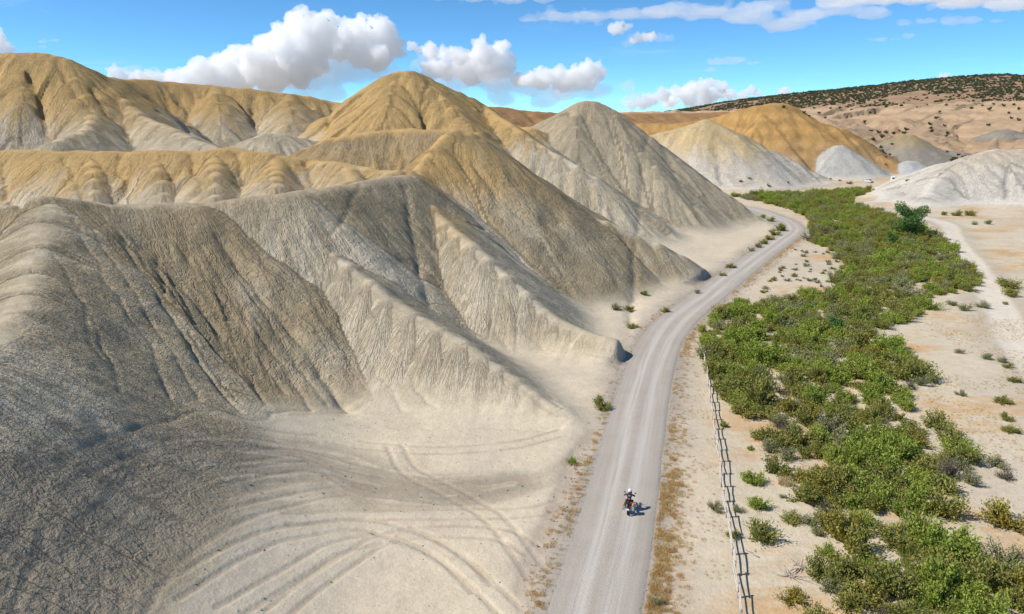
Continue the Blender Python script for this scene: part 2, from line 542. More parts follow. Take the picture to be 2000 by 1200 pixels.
TRACK_PXS = (([(330, 1160), (390, 1120), (480, 1070), (560, 1042), (700, 1026), (800, 1050), (880, 1092), (940, 1150)], 0.5),
               ([(540, 1200), (600, 1150), (700, 1082), (760, 1052), (860, 1038), (980, 1045), (1040, 1075)], 0.5),
               ([(500, 955), (700, 962), (850, 960), (1000, 942), (1100, 910), (1170, 850)], 0.8), ([(520, 985), (700, 990), (850, 985), (1000, 965), (1090, 930), (1130, 890)], 0.9),
               ([(560, 1015), (700, 1006), (900, 1004), (1040, 1000), (1100, 985)], 0.4), ([(440, 1200), (560, 1130), (650, 1075), (740, 1052)], 0.4),
               ([(790, 1040), (870, 1080), (940, 1140), (1000, 1200)], 0.5), ([(770, 870), (800, 920), (880, 960), (960, 1010), (1020, 1080), (1050, 1120)], 0.35),
               ([(700, 870), (850, 880), (1000, 870), (1100, 845)], 0.25), ([(575, 385), (592, 425), (642, 492), (760, 583), (900, 668), (1000, 738), (1090, 802)], 0.45),
               ([(600, 400), (625, 450), (668, 500), (780, 584), (910, 662), (1010, 732)], 0.3),
               ([(330, 402), (420, 384), (560, 374), (700, 356), (800, 344)], 0.7), ([(640, 292), (720, 300), (800, 335)], 0.6), ([(850, 260), (800, 300), (810, 338)], 0.5),
               ([(60, 1200), (140, 1010), (290, 905), (500, 865), (690, 905)], 0.35), ([(150, 1200), (230, 1050), (400, 945), (600, 912), (740, 940)], 0.35),
               ([(250, 1200), (330, 1090), (480, 1000), (650, 962), (820, 960)], 0.4), ([(0, 1050), (90, 900), (230, 830), (400, 835)], 0.3), ([(20, 1150), (120, 960), (260, 870), (450, 840), (620, 860)], 0.3),
               ([(0, 1180), (70, 1010), (170, 900), (330, 845)], 0.3), ([(100, 1200), (190, 1030), (340, 925), (560, 885), (720, 920)], 0.3), ([(200, 1200), (290, 1070), (440, 970), (620, 935), (800, 945), (950, 935)], 0.6),
               ([(1160, 840), (1120, 900), (1100, 960), (1060, 1050), (1020, 1150)], 0.6))
def twin(pl, gap):
    p = np.asarray(pl)
    t_ = np.gradient(p, axis=0)
    t_ /= np.linalg.norm(t_, axis=1)[:, None] + 1e-9
    n_ = np.stack([t_[:, 1], -t_[:, 0]], 1)
    return [p + n_ * gap, p - n_ * gap]


TRACK_LINES = [(catmull([q[:2] for q in pl], 5), wd) for pl, (_, wd) in zip(surf_lines([g[0] for g in TRACK_PXS]), TRACK_PXS)]

# ------------------------------------------------------------------ terrain sheet
U0, U1, NU = -1.18, 1.06, 720
us = np.linspace(U0, U1, NU)
ys = [19.0]
while ys[-1] < 2600:
    ys.append(ys[-1] * (1.0031 if ys[-1] < 230 else (1.0045 if ys[-1] < 480 else 1.007)))
ys = np.array(ys)
NY = len(ys)
GX = (ys[:, None] * us[None, :]).ravel()
GY = np.repeat(ys, NU)
GH, GID, GREL, GRISE, GD, GS, GRD, GTD, GRI = terrain(GX, GY, GY * 0.0031)
print('terrain', NY, NU, GX.size)


def lerp3(a, b, f):
    return a + (b - a) * np.asarray(f)[:, None]


C = lambda *c: np.array(c, np.float32)[None, :]
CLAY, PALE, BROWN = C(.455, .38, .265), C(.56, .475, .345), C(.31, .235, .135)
OCHRE, OCHRE_D = C(.48, .315, .13), C(.31, .205, .085)
SAND, SAND_G, STRAW = C(.59, .50, .37), C(.49, .42, .325), C(.54, .34, .16)
N = GX.size
lowf = fbm(GX / 24, GY / 24, 4, 61)
midf = fbm(GX / 6, GY / 6, 4, 67)
streak = fbm(GS / 2.6, GD / 34, 4, 71, 0.62)
ALB = np.tile(SAND, (N, 1)).astype(np.float32)
# valley floor
patch = sstep(-0.08, 0.42, fbm(GX / 18 + 4, GY / 11, 5, 81, 0.6) + 0.5 * fbm(GX / 3.0, GY / 0.9, 4, 83, 0.6) - 0.02)
ALB = lerp3(ALB, SAND_G, 0.75 * sstep(-0.05, 0.3, lowf + 0.3 * midf))
right = sstep(0.0, 10.0, GX - np.interp(GY, ROAD[:100, 1], ROAD[:100, 0]) - 3) if True else 1
ALB = lerp3(ALB, STRAW, 0.85 * patch * sstep(3.0, 9.0, GRD) * right)
hz = GRISE
nz = hz + 3.0 * lowf + 2.0 * midf + 6.0 * streak
table = {1: (PALE, CLAY, BROWN, 9, 22, .55), 2: (PALE, CLAY, OCHRE, 9, 20, 1), 3: (PALE, PALE, OCHRE, 15, 23, 1), 4: (PALE, CLAY, OCHRE, 24, 36, 1),
         5: (PALE, CLAY, OCHRE, 19, 28, 1), 6: (CLAY, CLAY, BROWN, 10, 40, .5),
         7: (C(.64, .57, .47), C(.58, .51, .41), C(.58, .42, .21), 9, 22, .9), 8: (C(.42, .27, .14), C(.44, .27, .11), C(.50, .29, .10), 5, 22, 1),
         9: (C(.50, .48, .43), C(.43, .415, .375), C(.50, .47, .41), 4, 20, 1), 10: (C(.52, .51, .49), C(.47, .47, .46), C(.52, .50, .46), 4, 12, 1),
         11: (C(.32, .28, .22), C(.28, .25, .21), C(.42, .30, .13), 10, 24, 1), 12: (C(.62, .565, .48), C(.56, .51, .435), C(.60, .50, .36), 8, 18, .8),
         13: (C(.27, .25, .22), C(.25, .24, .21), C(.34, .28, .20), 8, 30, .8), 14: (C(.50, .335, .20), C(.44, .30, .18), C(.52, .36, .22), 5, 40, .8),
         15: (C(.42, .25, .10), C(.38, .22, .09), C(.40, .22, .10), 10, 40, .8), 16: (C(.38, .25, .15), C(.34, .21, .13), C(.36, .23, .14), 20, 80, .8)}
for k, (pale, clay, top, z0, z1, amt) in table.items():
    m = GID == k
    if not m.any():
        continue
    c = lerp3(np.tile(pale, (m.sum(), 1)), clay, sstep(-0.25, 0.25, streak[m] + 0.7 * lowf[m]))
    c = lerp3(c, top, amt * sstep(z0, z1, nz[m]))
    brown_shade = np.array([rd_['dark'] for rd_ in RIDGES])[GRI[m]] * sstep(-0.5, 0.05, lowf[m] + 0.5 * streak[m]) * sstep(0.5, 3.0, GD[m])
    c = lerp3(c, BROWN, 0.95 * brown_shade)  # brown clay deepened on ridges turned from the sun, shade put into the colour
    # pale dust near the toe
    c = lerp3(c, SAND if k < 7 else pale, 0.7 * sstep(2.5, 0.0, hz[m] + lowf[m]))
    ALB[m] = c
TRK = np.zeros(N)
TWINS = [(q_, 0.22) for pl, wd in TRACK_LINES for q_ in twin(pl, 0.75) if wd <= 0.55] + [(pl, wd) for pl, wd in TRACK_LINES if wd > 0.55]
for pl, wd in TWINS:
    d_, s_ = polydist(GX, GY, pl, 4.0)
    brk = 0.55 + 0.45 * gnoise(s_ / 3.0, s_ * 0, 17)
    TRK = np.maximum(TRK, brk * sstep(wd * 1.3, wd * 0.4, d_ + 0.12 * midf))
    GH = GH - 0.07 * (1 - 0.75 * sstep(0.3, 2.5, GRISE)) * sstep(wd * 1.6, wd * 0.5, d_)
FOOT_BAND = catmull([q[:2] for q in surf_lines([[(20, 1290), (110, 1070), (260, 945), (450, 895), (620, 905), (735, 945), (860, 960), (1000, 945)]])[0]], 6)
d_, s_ = polydist(GX, GY, FOOT_BAND, 12.0)
comb = fbm((d_ + 0.8 * midf) / 0.75, s_ / 16.0, 4, 911, 0.65)
wide_ = np.interp(s_, [0, 25, 42, 60], [7.5, 6.5, 4.0, 1.5])
foot_band = np.where(d_ < 12, sstep(1.25, 0.25, d_ / wide_) * sstep(-0.32, 0.22, comb + 0.15), 0)
ALB = lerp3(ALB, C(.235, .205, .16), 0.72 * foot_band)  # darker streaked band along the foot of the left bowl
GH = GH - 0.07 * np.where(d_ < 12, sstep(1.25, 0.25, d_ / wide_) * comb, 0)
ALB = lerp3(ALB, C(.36, .285, .20), 0.72 * TRK)
# bleached wheel-worn track across the right hand flat
ALB = lerp3(ALB, C(.42, .36, .27), 0.5 * sstep(7.0, 3.0, GTD + 2.0 * midf))
ALB = lerp3(ALB, C(.66, .585, .48), 0.9 * sstep(3.0, 1.6, GTD + 0.8 * midf))
# straw along the road's verges and darker gravel thrown off the crown
verge = sstep(3.0, 3.6, GRD) * sstep(6.4, 4.2, GRD + 1.5 * midf + 1.0 * lowf)
near = sstep(75, 45, GY)
ALB = lerp3(ALB, C(.50, .27, .09), verge * (0.20 + 0.45 * near) * np.clip(0.35 + 0.65 * right, 0, 1) * sstep(-0.3, 0.25, midf + 0.3))
ALB = lerp3(ALB, C(.42, .36, .30), 0.8 * sstep(7.5, 3.6, GRD + 2.0 * midf) * (1 - right))
ALB = lerp3(ALB, C(.37, .32, .26), 0.85 * sstep(4.6, 3.3, GRD + 0.8 * midf))
band = np.isin(GID, (14, 16, 13, 8)) * np.sin(GH * 0.85 + 2.5 * lowf) * 0.10
ALB *= (1.0 + band + 0.10 * midf + 0.08 * lowf)[:, None]
ALB = np.clip(ALB, 0.01, 0.8)


# ------------------------------------------------------------------ ground materials
def soil_material(name, rough_bump, cell, tint_amt=0.22, rills=True):
    m = bpy.data.materials.new(name)
    m.use_nodes = True
    t = NT(m.node_tree)
    pos = t.n('ShaderNodeNewGeometry').outputs['Position']
    col = t.n('ShaderNodeAttribute', attribute_name='albedo').outputs['Color']
    n1 = t.noise(pos, 0.9, 3.0, 0.62)
    n2 = t.noise(pos, 5.0, 3.0, 0.65)
    n3 = t.noise(t.scalevec(pos, (1, 1, 0.35)), cell, 3.0, 0.62, 0.15)
    v = t.math('ADD', t.math('MULTIPLY', n1, 0.5), t.math('MULTIPLY', n2, 0.5))
    f = t.ramp(v, 0.25, 0.75, 1 - tint_amt * 1.4, 1 + tint_amt, False)
    g = t.n('ShaderNodeCombineColor')
    for i in range(3):
        t.put(g.inputs[i], f)
    c = t.mix(1.0, col, g.outputs[0], 'MULTIPLY')
    hgt = t.math('ADD', t.math('MULTIPLY', n3, 0.45), t.math('MULTIPLY', n2, 0.25))
    if rills:
        fall = t.n('ShaderNodeAttribute', attribute_name='fall').outputs['Vector']
        fv = t.vmath('ADD', t.scalevec(fall, (1.0, 0.13, 1.0)), t.vmath('MULTIPLY', t.noise(pos, 0.5, 2.0, 0.5, out=1), (0.9, 0.9, 0.0)))
        rl = t.math('ABSOLUTE', t.math('SUBTRACT', t.noise(fv, 1.5, 3.0, 0.6), 0.5))
        furrow = t.ramp(rl, 0.0, 0.07)
        toe = t.n('ShaderNodeAttribute', attribute_name='albedo').outputs['Alpha']
        hgt = t.math('ADD', hgt, t.math('MULTIPLY', t.math('MULTIPLY', furrow, 0.14), toe))
        furrow_tone = t.math('MULTIPLY', t.math('MULTIPLY', t.ramp(rl, 0.05, 0.0), 0.24), toe)
        c = t.mix(furrow_tone, c, (.20, .16, .11, 1))  # furrow floors mixed darker than the slope
    else:
        speck = t.ramp(t.noise(pos, 2.6, 4.0, 0.72), 0.60, 0.72)
        c = t.mix(t.math('MULTIPLY', speck, 0.6), c, (.33, .24, .15, 1))
    b = t.n('ShaderNodeBump')
    b.inputs['Strength'].default_value = 1.0
    b.inputs['Distance'].default_value = rough_bump
    t.put(b.inputs['Height'], hgt)
    if rills:
        t.put(b.inputs['Distance'], t.math('MULTIPLY_ADD', toe, rough_bump - 0.16, 0.16))
    p = t.n('ShaderNodeBsdfPrincipled')
    t.put(p.inputs['Base Color'], c)
    p.inputs['Roughness'].default_value = 0.95
    p.inputs['Specular IOR Level'].default_value = 0.15
    t.put(p.inputs['Normal'], b.outputs[0])
    o = t.n('ShaderNodeOutputMaterial')
    t.t.links.new(p.outputs[0], o.inputs[0])
    return m


M_SLOPE = soil_material('bentonite_clay', 0.55, 1.9)
M_GROUND = soil_material('valley_sand', 0.16, 1.6, 0.16, False)

q = (np.arange(NY - 1)[:, None] * NU + np.arange(NU - 1)[None, :]).ravel()
QUADS = np.stack([q, q + 1, q + 1 + NU, q + NU], 1).astype(np.int32)
QID = np.max(GID[QUADS], axis=1)
P = np.stack([GX, GY, GH], 1).astype(np.float32)
# shared smooth normals so that neighbouring pieces meet without a seam
Pg = P.reshape(NY, NU, 3).astype(np.float64)
nrm = np.cross(np.gradient(Pg, axis=1), np.gradient(Pg, axis=0)).reshape(-1, 3)
nrm /= np.linalg.norm(nrm, axis=1)[:, None] + 1e-12
nrm = nrm.astype(np.float32)
HILL_TEXT = {0: ('ground', 'pale sandy valley floor with straw coloured patches'),
             1: ('hill', 'foremost grey and brown clay hill filling the lower left'), 2: ('hill', 'clay hill with flat yellow top whose spurs reach the road'),
             3: ('hill', 'low scalloped yellow ridge behind the foremost clay hill'), 4: ('hill', 'high rounded yellow hill at the far left with a long crest'),
             5: ('hill', 'pointed yellow peak under the white clouds'), 6: ('hill', 'grey clay cone above the bend of the road'),
             7: ('hill', 'pale striped hill with a yellow cap across the valley'), 8: ('hill', 'orange hill behind the pale striped hill'),
             9: ('hill', 'pale grey white dome in front of the orange hill'), 10: ('hill', 'small white cone at the foot of the brown cone'),
             11: ('hill', 'brown grey cone right of the orange hill'), 12: ('hill', 'white rounded hill at the right edge'),
             13: ('hill', 'grey mound below the pink slopes at the right edge'), 14: ('hill', 'pink tan slopes dotted with dark shrubs below the mesa'),
             15: ('hill', 'distant orange brown ridge behind the grey cone'), 16: ('mesa', 'long dark wooded mesa on the right skyline')}
for k, (nm, lab) in HILL_TEXT.items():
    fq = QUADS[QID == k]
    if len(fq) == 0:
        continue
    used, inv = np.unique(fq, return_inverse=True)
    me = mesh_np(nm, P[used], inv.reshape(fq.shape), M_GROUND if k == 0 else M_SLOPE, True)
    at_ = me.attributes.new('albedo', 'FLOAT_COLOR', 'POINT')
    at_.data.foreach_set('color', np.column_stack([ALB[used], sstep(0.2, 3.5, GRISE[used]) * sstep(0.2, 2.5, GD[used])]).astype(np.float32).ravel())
    at_ = me.attributes.new('fall', 'FLOAT_VECTOR', 'POINT')
    at_.data.foreach_set('vector', np.column_stack([GS[used] % 997.0, GD[used], GRI[used] * 7.0]).astype(np.float32).ravel())
    me.normals_split_custom_set_from_vertices(nrm[used])
    tag(link(nm, me), lab, None, None, 'structure')
# plain out to the horizon
me = mesh_np('plain', [(-40000, -2000, -2.5), (40000, -2000, -2.5), (40000, 45000, -2.5), (-40000, 45000, -2.5)], [(0, 1, 2, 3)], M_GROUND)
at_ = me.attributes.new('albedo', 'FLOAT_COLOR', 'POINT')
at_.data.foreach_set('color', [.42, .34, .26, 1] * 4)
tag(link('plain', me), 'tan plain reaching to the horizon', None, None, 'structure')

# ------------------------------------------------------------------ gravel road
m = bpy.data.materials.new('gravel')
m.use_nodes = True
t = NT(m.node_tree)
pos = t.n('ShaderNodeNewGeometry').outputs['Position']
uvn = t.n('ShaderNodeUVMap').outputs[0]
sp = t.n('ShaderNodeSeparateXYZ')
t.put(sp.inputs[0], uvn)
across = t.math('ADD', sp.outputs[0], t.math('MULTIPLY', t.math('SUBTRACT', t.noise(pos, 0.04, 2.0), 0.5), 0.10))
st = t.n('ShaderNodeCombineXYZ')
t.put(st.inputs[0], t.math('MULTIPLY', across, 22.0))
t.put(st.inputs[1], t.math('MULTIPLY', sp.outputs[1], 0.06))
strk = t.noise(st.outputs[0], 1.0, 5.0, 0.6)
wheel = t.math('MULTIPLY', t.ramp(t.math('ABSOLUTE', t.math('SUBTRACT', t.math('ABSOLUTE', t.math('SUBTRACT', across, 0.5)), 0.15)), 0.13, 0.03), t.ramp(strk, 0.25, 0.6))
edge = t.ramp(t.math('ABSOLUTE', t.math('SUBTRACT', across, 0.5)), 0.34, 0.48)
gr = t.noise(pos, 9.0, 6.0, 0.7)
base = t.mix(t.ramp(strk, 0.3, 0.7), (.40, .35, .295, 1), (.45, .395, .335, 1))
base = t.mix(t.math('MULTIPLY', t.ramp(t.noise(pos, 0.25, 4.0, 0.6), 0.4, 0.7), 0.5), base, (.36, .315, .265, 1))
base = t.mix(t.math('MULTIPLY', wheel, 0.75), base, (.55, .505, .45, 1))
base = t.mix(t.math('MULTIPLY', edge, 0.75), base, (.33, .295, .26, 1))
gg = t.n('ShaderNodeCombineColor')
for i in range(3):
    t.put(gg.inputs[i], t.ramp(gr, 0.25, 0.75, 0.78, 1.18, False))
base = t.mix(1.0, base, gg.outputs[0], 'MULTIPLY')
b = t.n('ShaderNodeBump')
b.inputs['Distance'].default_value = 0.05
t.put(b.inputs['Height'], gr)
p = t.n('ShaderNodeBsdfPrincipled')
t.put(p.inputs['Base Color'], base)
p.inputs['Roughness'].default_value = 0.9
p.inputs['Specular IOR Level'].default_value = 0.2
t.put(p.inputs['Normal'], b.outputs[0])
rag = t.math('ADD', t.math('ABSOLUTE', t.math('SUBTRACT', sp.outputs[0], 0.5)), t.math('MULTIPLY', t.math('SUBTRACT', t.noise(pos, 1.6, 6.0, 0.7), 0.5), 0.16))
tp = t.n('ShaderNodeBsdfTransparent')
mxs = t.n('ShaderNodeMixShader')
t.put(mxs.inputs[0], t.ramp(rag, 0.452, 0.468))
t.t.links.new(p.outputs[0], mxs.inputs[1])
t.t.links.new(tp.outputs[0], mxs.inputs[2])
o = t.n('ShaderNodeOutputMaterial')
t.t.links.new(mxs.outputs[0], o.inputs[0])
M_ROAD = m
seg = np.hypot(*np.diff(ROAD, axis=0).T)
sl = np.concatenate([[0], np.cumsum(seg)])
ss = np.arange(0, sl[-1], 0.6)
rc = np.stack([np.interp(ss, sl, ROAD[:, 0]), np.interp(ss, sl, ROAD[:, 1])], 1)
for _ in range(12):
    rc[1:-1] = (rc[:-2] + 2 * rc[1:-1] + rc[2:]) / 4
tg = np.gradient(rc, axis=0)
tg /= np.linalg.norm(tg, axis=1)[:, None]
nr = np.stack([tg[:, 1], -tg[:, 0]], 1)
K = 19
aw = np.linspace(-1, 1, K)
rv, ruv = [], []
edge_wob = 0.14 * fbm(ss / 6, ss * 0, 3, 91)
edge_wob2 = 0.14 * fbm(ss / 6, ss * 0 + 9, 3, 92)
for j, a in enumerate(aw):
    off = a * (ROAD_W / 2 + (edge_wob if a < 0 else edge_wob2) * abs(a))
    xy = rc + nr * off[:, None]
    crown = 0.175 + 0.085 * (1 - a * a) - (0.10 if abs(a) > 0.99 else 0) - 0.02 * np.exp(-((abs(a) - 0.33) / 0.12) ** 2)
    rv.append(np.column_stack([xy, crown + 0.012 * fbm(xy[:, 0] / 1.5, xy[:, 1] / 1.5, 2, 95)]))
    ruv.append(np.column_stack([np.full(len(ss), (a + 1) / 2), ss]))
rv = np.stack(rv, 1).reshape(-1, 3)
ruv = np.stack(ruv, 1).reshape(-1, 2)
q = (np.arange(len(ss) - 1)[:, None] * K + np.arange(K - 1)[None, :]).ravel()
rf = np.stack([q, q + 1, q + 1 + K, q + K], 1)
me = mesh_np('road', rv, rf, M_ROAD, True)
uvl = me.uv_layers.new(name='UVMap')
uvl.data.foreach_set('uv', ruv[rf.ravel()].astype(np.float32).ravel())
tag(link('road', me), 'pale gravel road curving up the valley', None, None, 'structure')
# ------------------------------------------------------------------ simple materials and mesh builders
def mat(name, col, rough=0.7, metal=0.0, var=0.12, scale=6.0, bump=0.0, spec=0.4):
    m = bpy.data.materials.new(name)
    m.use_nodes = True
    t = NT(m.node_tree)
    co = t.n('ShaderNodeTexCoord').outputs['Object']
    nz_ = t.noise(co, scale, 5.0, 0.6)
    c = t.mix(nz_, tuple(v * (1 - var) for v in col) + (1,), tuple(min(1, v * (1 + var)) for v in col) + (1,))
    p = t.n('ShaderNodeBsdfPrincipled')
    t.put(p.inputs['Base Color'], c)
    p.inputs['Metallic'].default_value = metal
    p.inputs['Specular IOR Level'].default_value = spec
    t.put(p.inputs['Roughness'], t.ramp(nz_, 0.2, 0.8, max(rough - 0.1, 0.03), min(rough + 0.1, 1.0), False))
    if bump:
        b = t.n('ShaderNodeBump')
        b.inputs['Distance'].default_value = bump
        t.put(b.inputs['Height'], nz_)
        t.put(p.inputs['Normal'], b.outputs[0])
    o = t.n('ShaderNodeOutputMaterial')
    t.t.links.new(p.outputs[0], o.inputs[0])
    return m


def leaf_mat(name, cols, trans=0.38):
    """foliage: colours picked per plant, varied per spray"""
    m = bpy.data.materials.new(name)
    m.use_nodes = True
    t = NT(m.node_tree)
    rnd = t.n('ShaderNodeObjectInfo').outputs['Random']
    pos = t.n('ShaderNodeNewGeometry').outputs['Position']
    isl = t.n('ShaderNodeNewGeometry').outputs['Random Per Island']
    c = t.mix(t.ramp(rnd, 0.0, 1.0, 0, 1, False), cols[0] + (1,), cols[1] + (1,))
    c = t.mix(t.math('MULTIPLY', t.ramp(t.noise(pos, 1.1, 2.0), 0.35, 0.7), 0.6), c, cols[2] + (1,))
    g = t.n('ShaderNodeCombineColor')
    for i in range(3):
        t.put(g.inputs[i], t.ramp(isl, 0, 1, 0.65, 1.3, False))
    c = t.mix(1.0, c, g.outputs[0], 'MULTIPLY')
    d = t.n('ShaderNodeBsdfDiffuse')
    t.put(d.inputs[0], c)
    tr = t.n('ShaderNodeBsdfTranslucent')
    t.put(tr.inputs[0], c)
    mx = t.n('ShaderNodeMixShader')
    mx.inputs[0].default_value = trans
    t.t.links.new(d.outputs[0], mx.inputs[1])
    t.t.links.new(tr.outputs[0], mx.inputs[2])
    o = t.n('ShaderNodeOutputMaterial')
    t.t.links.new(mx.outputs[0], o.inputs[0])
    return m


def ring_basis(d):
    d = Vector(d).normalized()
    a = d.orthogonal().normalized()
    return a, d.cross(a)


def tube(bm, pts, radii, n=8, cap=True):
    if not hasattr(radii, '__len__'):
        radii = [radii] * len(pts)
    pts = [Vector(p) for p in pts]
    rings = []
    for i, p in enumerate(pts):
        d = pts[min(i + 1, len(pts) - 1)] - pts[max(i - 1, 0)]
        if i == 0:
            a, b = ring_basis(d)
        else:
            dn = d.normalized()
            a = (a - dn * a.dot(dn)).normalized()
            b = dn.cross(a)
        rings.append([bm.verts.new(p + (a * math.cos(2 * math.pi * k / n) + b * math.sin(2 * math.pi * k / n)) * radii[i]) for k in range(n)])
    for r0, r1 in zip(rings[:-1], rings[1:]):
        for k in range(n):
            bm.faces.new((r0[k], r0[(k + 1) % n], r1[(k + 1) % n], r1[k]))
    if cap:
        bm.faces.new(list(reversed(rings[0])))
        bm.faces.new(rings[-1])
    return bm


def box(bm, c, s, rot=None, bev=0.0, taper=None):
    r = bmesh.ops.create_cube(bm, size=1.0)
    vs = r['verts']
    for v in vs:
        if taper and v.co.z > 0:
            v.co.x *= taper[0]
            v.co.y *= taper[1]
        v.co = Vector((v.co.x * s[0], v.co.y * s[1], v.co.z * s[2]))
    if bev:
        es = list({e for v in vs for e in v.link_edges})
        g = bmesh.ops.bevel(bm, geom=es, offset=bev, segments=2, affect='EDGES', profile=0.5)
        vs = list({v for f in g['faces'] for v in f.verts} | {v for v in vs if v.is_valid})
    M = Matrix.Translation(Vector(c)) @ (rot.to_matrix().to_4x4() if rot is not None else Matrix.Identity(4))
    for v in vs:
        v.co = M @ v.co
    return bm


def lathe(bm, prof, axis='X', n=24, c=(0, 0, 0), closed=False):
    """profile of (along axis, radius)"""
    rings = []
    for a, r in prof:
        rg = []
        for k in range(n):
            u, v = r * math.cos(2 * math.pi * k / n), r * math.sin(2 * math.pi * k / n)
            co = (a, u, v) if axis == 'X' else ((u, a, v) if axis == 'Y' else (u, v, a))
            rg.append(bm.verts.new(Vector(co) + Vector(c)))
        rings.append(rg)
    pairs = list(zip(rings[:-1], rings[1:])) + ([(rings[-1], rings[0])] if closed else [])
    for r0, r1 in pairs:
        for k in range(n):
            bm.faces.new((r0[k], r0[(k + 1) % n], r1[(k + 1) % n], r1[k]))
    if not closed:
        bm.faces.new(rings[0])
        bm.faces.new(rings[-1])
    return bm


def loft(bm, sections):
    """sections: equal length lists of points"""
    rs = [[bm.verts.new(p) for p in s] for s in sections]
    n = len(rs[0])
    for a, b in zip(rs[:-1], rs[1:]):
        for k in range(n):
            bm.faces.new((a[k], a[(k + 1) % n], b[(k + 1) % n], b[k]))
    bm.faces.new(rs[0])
    bm.faces.new(list(reversed(rs[-1])))
    return bm


def part(name, bm, m, parent=None, smooth=True, subd=0):
    bmesh.ops.recalc_face_normals(bm, faces=bm.faces)
    me = bpy.data.meshes.new(name)
    bm.to_mesh(me)
    bm.free()
    me.materials.append(m)
    if smooth:
        me.polygons.foreach_set('use_smooth', [True] * len(me.polygons))
        me.set_sharp_from_angle(angle=R(40))
    o = link(name, me, parent)
    if subd:
        md = o.modifiers.new('subd', 'SUBSURF')
        md.levels = md.render_levels = subd
    return o


def empty(name, loc, rz=0.0):
    o = bpy.data.objects.new(name, None)
    o.empty_display_size = 0.3
    COL.objects.link(o)
    o.location = loc
    o.rotation_euler = (0, 0, rz)
    return o


NEWBM = bmesh.new


def height(x, y):
    return float(terrain(np.array([x]), np.array([y]))[0][0])


# ------------------------------------------------------------------ shrubs: leaf sprays on upright branching stems
def spray_mesh(name, seed, lobes, stems, leaves, H, leaf, m, tilt=62, low=0.12, droop=0.0, slim=0.5):
    r = np.random.default_rng(seed)
    V, sv, sf = [], [], []
    la = r.uniform(0, 2 * math.pi, lobes)
    lt = np.radians(tilt) * np.sqrt(r.uniform(0.02, 1.0, lobes))
    ll = r.uniform(0.72, 1.08, lobes)
    for i in range(stems):
        k = i % lobes
        az = la[k] + r.normal(0, 0.32)
        th = abs(lt[k] + r.normal(0, 0.20))
        L = H * ll[k] * r.uniform(0.72, 1.06) * (1.0 + 0.10 * math.sin(th))
        d0 = np.array([math.sin(th) * math.cos(az), math.sin(th) * math.sin(az), math.cos(th)])
        t = np.sort(r.uniform(low, 1.0, leaves))
        lift = np.array([0, 0, 1.0]) * (0.18 - droop)
        p = d0[None] * (t * L)[:, None] + lift[None] * (t * t * L * math.sin(th))[:, None]
        p += r.normal(0, 0.055 * H, (leaves, 3)) * (0.4 + t)[:, None]
        p[:, 2] = np.maximum(p[:, 2], 0.02)
        dr = d0[None] + r.normal(0, 0.75, (leaves, 3)) + np.array([0, 0, 0.5])
        dr /= np.linalg.norm(dr, axis=1)[:, None]
        sd = np.cross(dr, r.normal(0, 1, (leaves, 3)))
        sd /= np.linalg.norm(sd, axis=1)[:, None] + 1e-9
        ln = leaf * r.uniform(0.6, 1.4, leaves)[:, None]
        a, b = p - dr * ln * 0.5, p + dr * ln * 0.5
        V.append(np.stack([a, p + sd * ln * slim * 0.5, b, p - sd * ln * slim * 0.5], 1).reshape(-1, 3))
        if i % 2 == 0:
            wv_ = 0.016 * H
            q0 = np.zeros(3)
            q1 = d0 * L * 0.5 + lift * 0.25 * L * math.sin(th)
            q2 = d0 * L * 0.92 + lift * 0.85 * L * math.sin(th)
            sx = np.cross(d0, [0.3, 0.9, 0.2])
            sx /= np.linalg.norm(sx)
            sy = np.cross(d0, sx)
            base = len(sv)
            for q_, w_ in ((q0, wv_ * 1.5), (q1, wv_), (q2, wv_ * 0.3)):
                for c_, s_ in ((1, 0), (-0.5, 0.87), (-0.5, -0.87)):
                    sv.append(q_ + (sx * c_ + sy * s_) * w_)
            for g in (0, 3):
                for j in range(3):
                    sf.append((base + g + j, base + g + (j + 1) % 3, base + g + 3 + (j + 1) % 3, base + g + 3 + j))
    V = np.concatenate(V)
    F = np.arange(len(V)).reshape(-1, 4)
    return mesh_np(name, V, F, m), mesh_np(name + '_stems', np.array(sv), np.array(sf), M_STEM)


M_STEM = mat('shrub_wood', (.16, .13, .10), 0.9)
LEAF = {'olive': leaf_mat('olive_leaves', ((0.25, 0.281, 0.074), (0.34, 0.336, 0.09), (0.399, 0.354, 0.106))),
        'green': leaf_mat('green_leaves', ((0.267, 0.354, 0.065), (0.352, 0.433, 0.079), (0.44, 0.459, 0.108))),
        'sage': leaf_mat('sage_leaves', ((0.275, 0.297, 0.139), (0.336, 0.323, 0.178), (0.309, 0.323, 0.152)), 0.25),
        'grey': leaf_mat('grey_twigs', ((.175, .155, .115), (.200, .160, .125), (.150, .150, .080)), 0.2),
        'gold': leaf_mat('gold_leaves', ((0.372, 0.322, 0.07), (0.424, 0.338, 0.077), (0.301, 0.312, 0.077)))}
SHRUB = {}
for kind, n, lob, st, lv, lf, tl in (('olive', 4, 11, 88, 34, 0.115, 80), ('green', 4, 10, 88, 36, 0.12, 76), ('sage', 3, 12, 84, 28, 0.095, 82), ('grey', 2, 12, 80, 18, 0.085, 80), ('gold', 2, 11, 88, 32, 0.11, 80)):
    SHRUB[kind] = [spray_mesh('%s_foliage' % kind, 100 + i + 17 * len(SHRUB), lob, st, lv, 1.0, lf, LEAF[kind], tl) for i in range(n)]


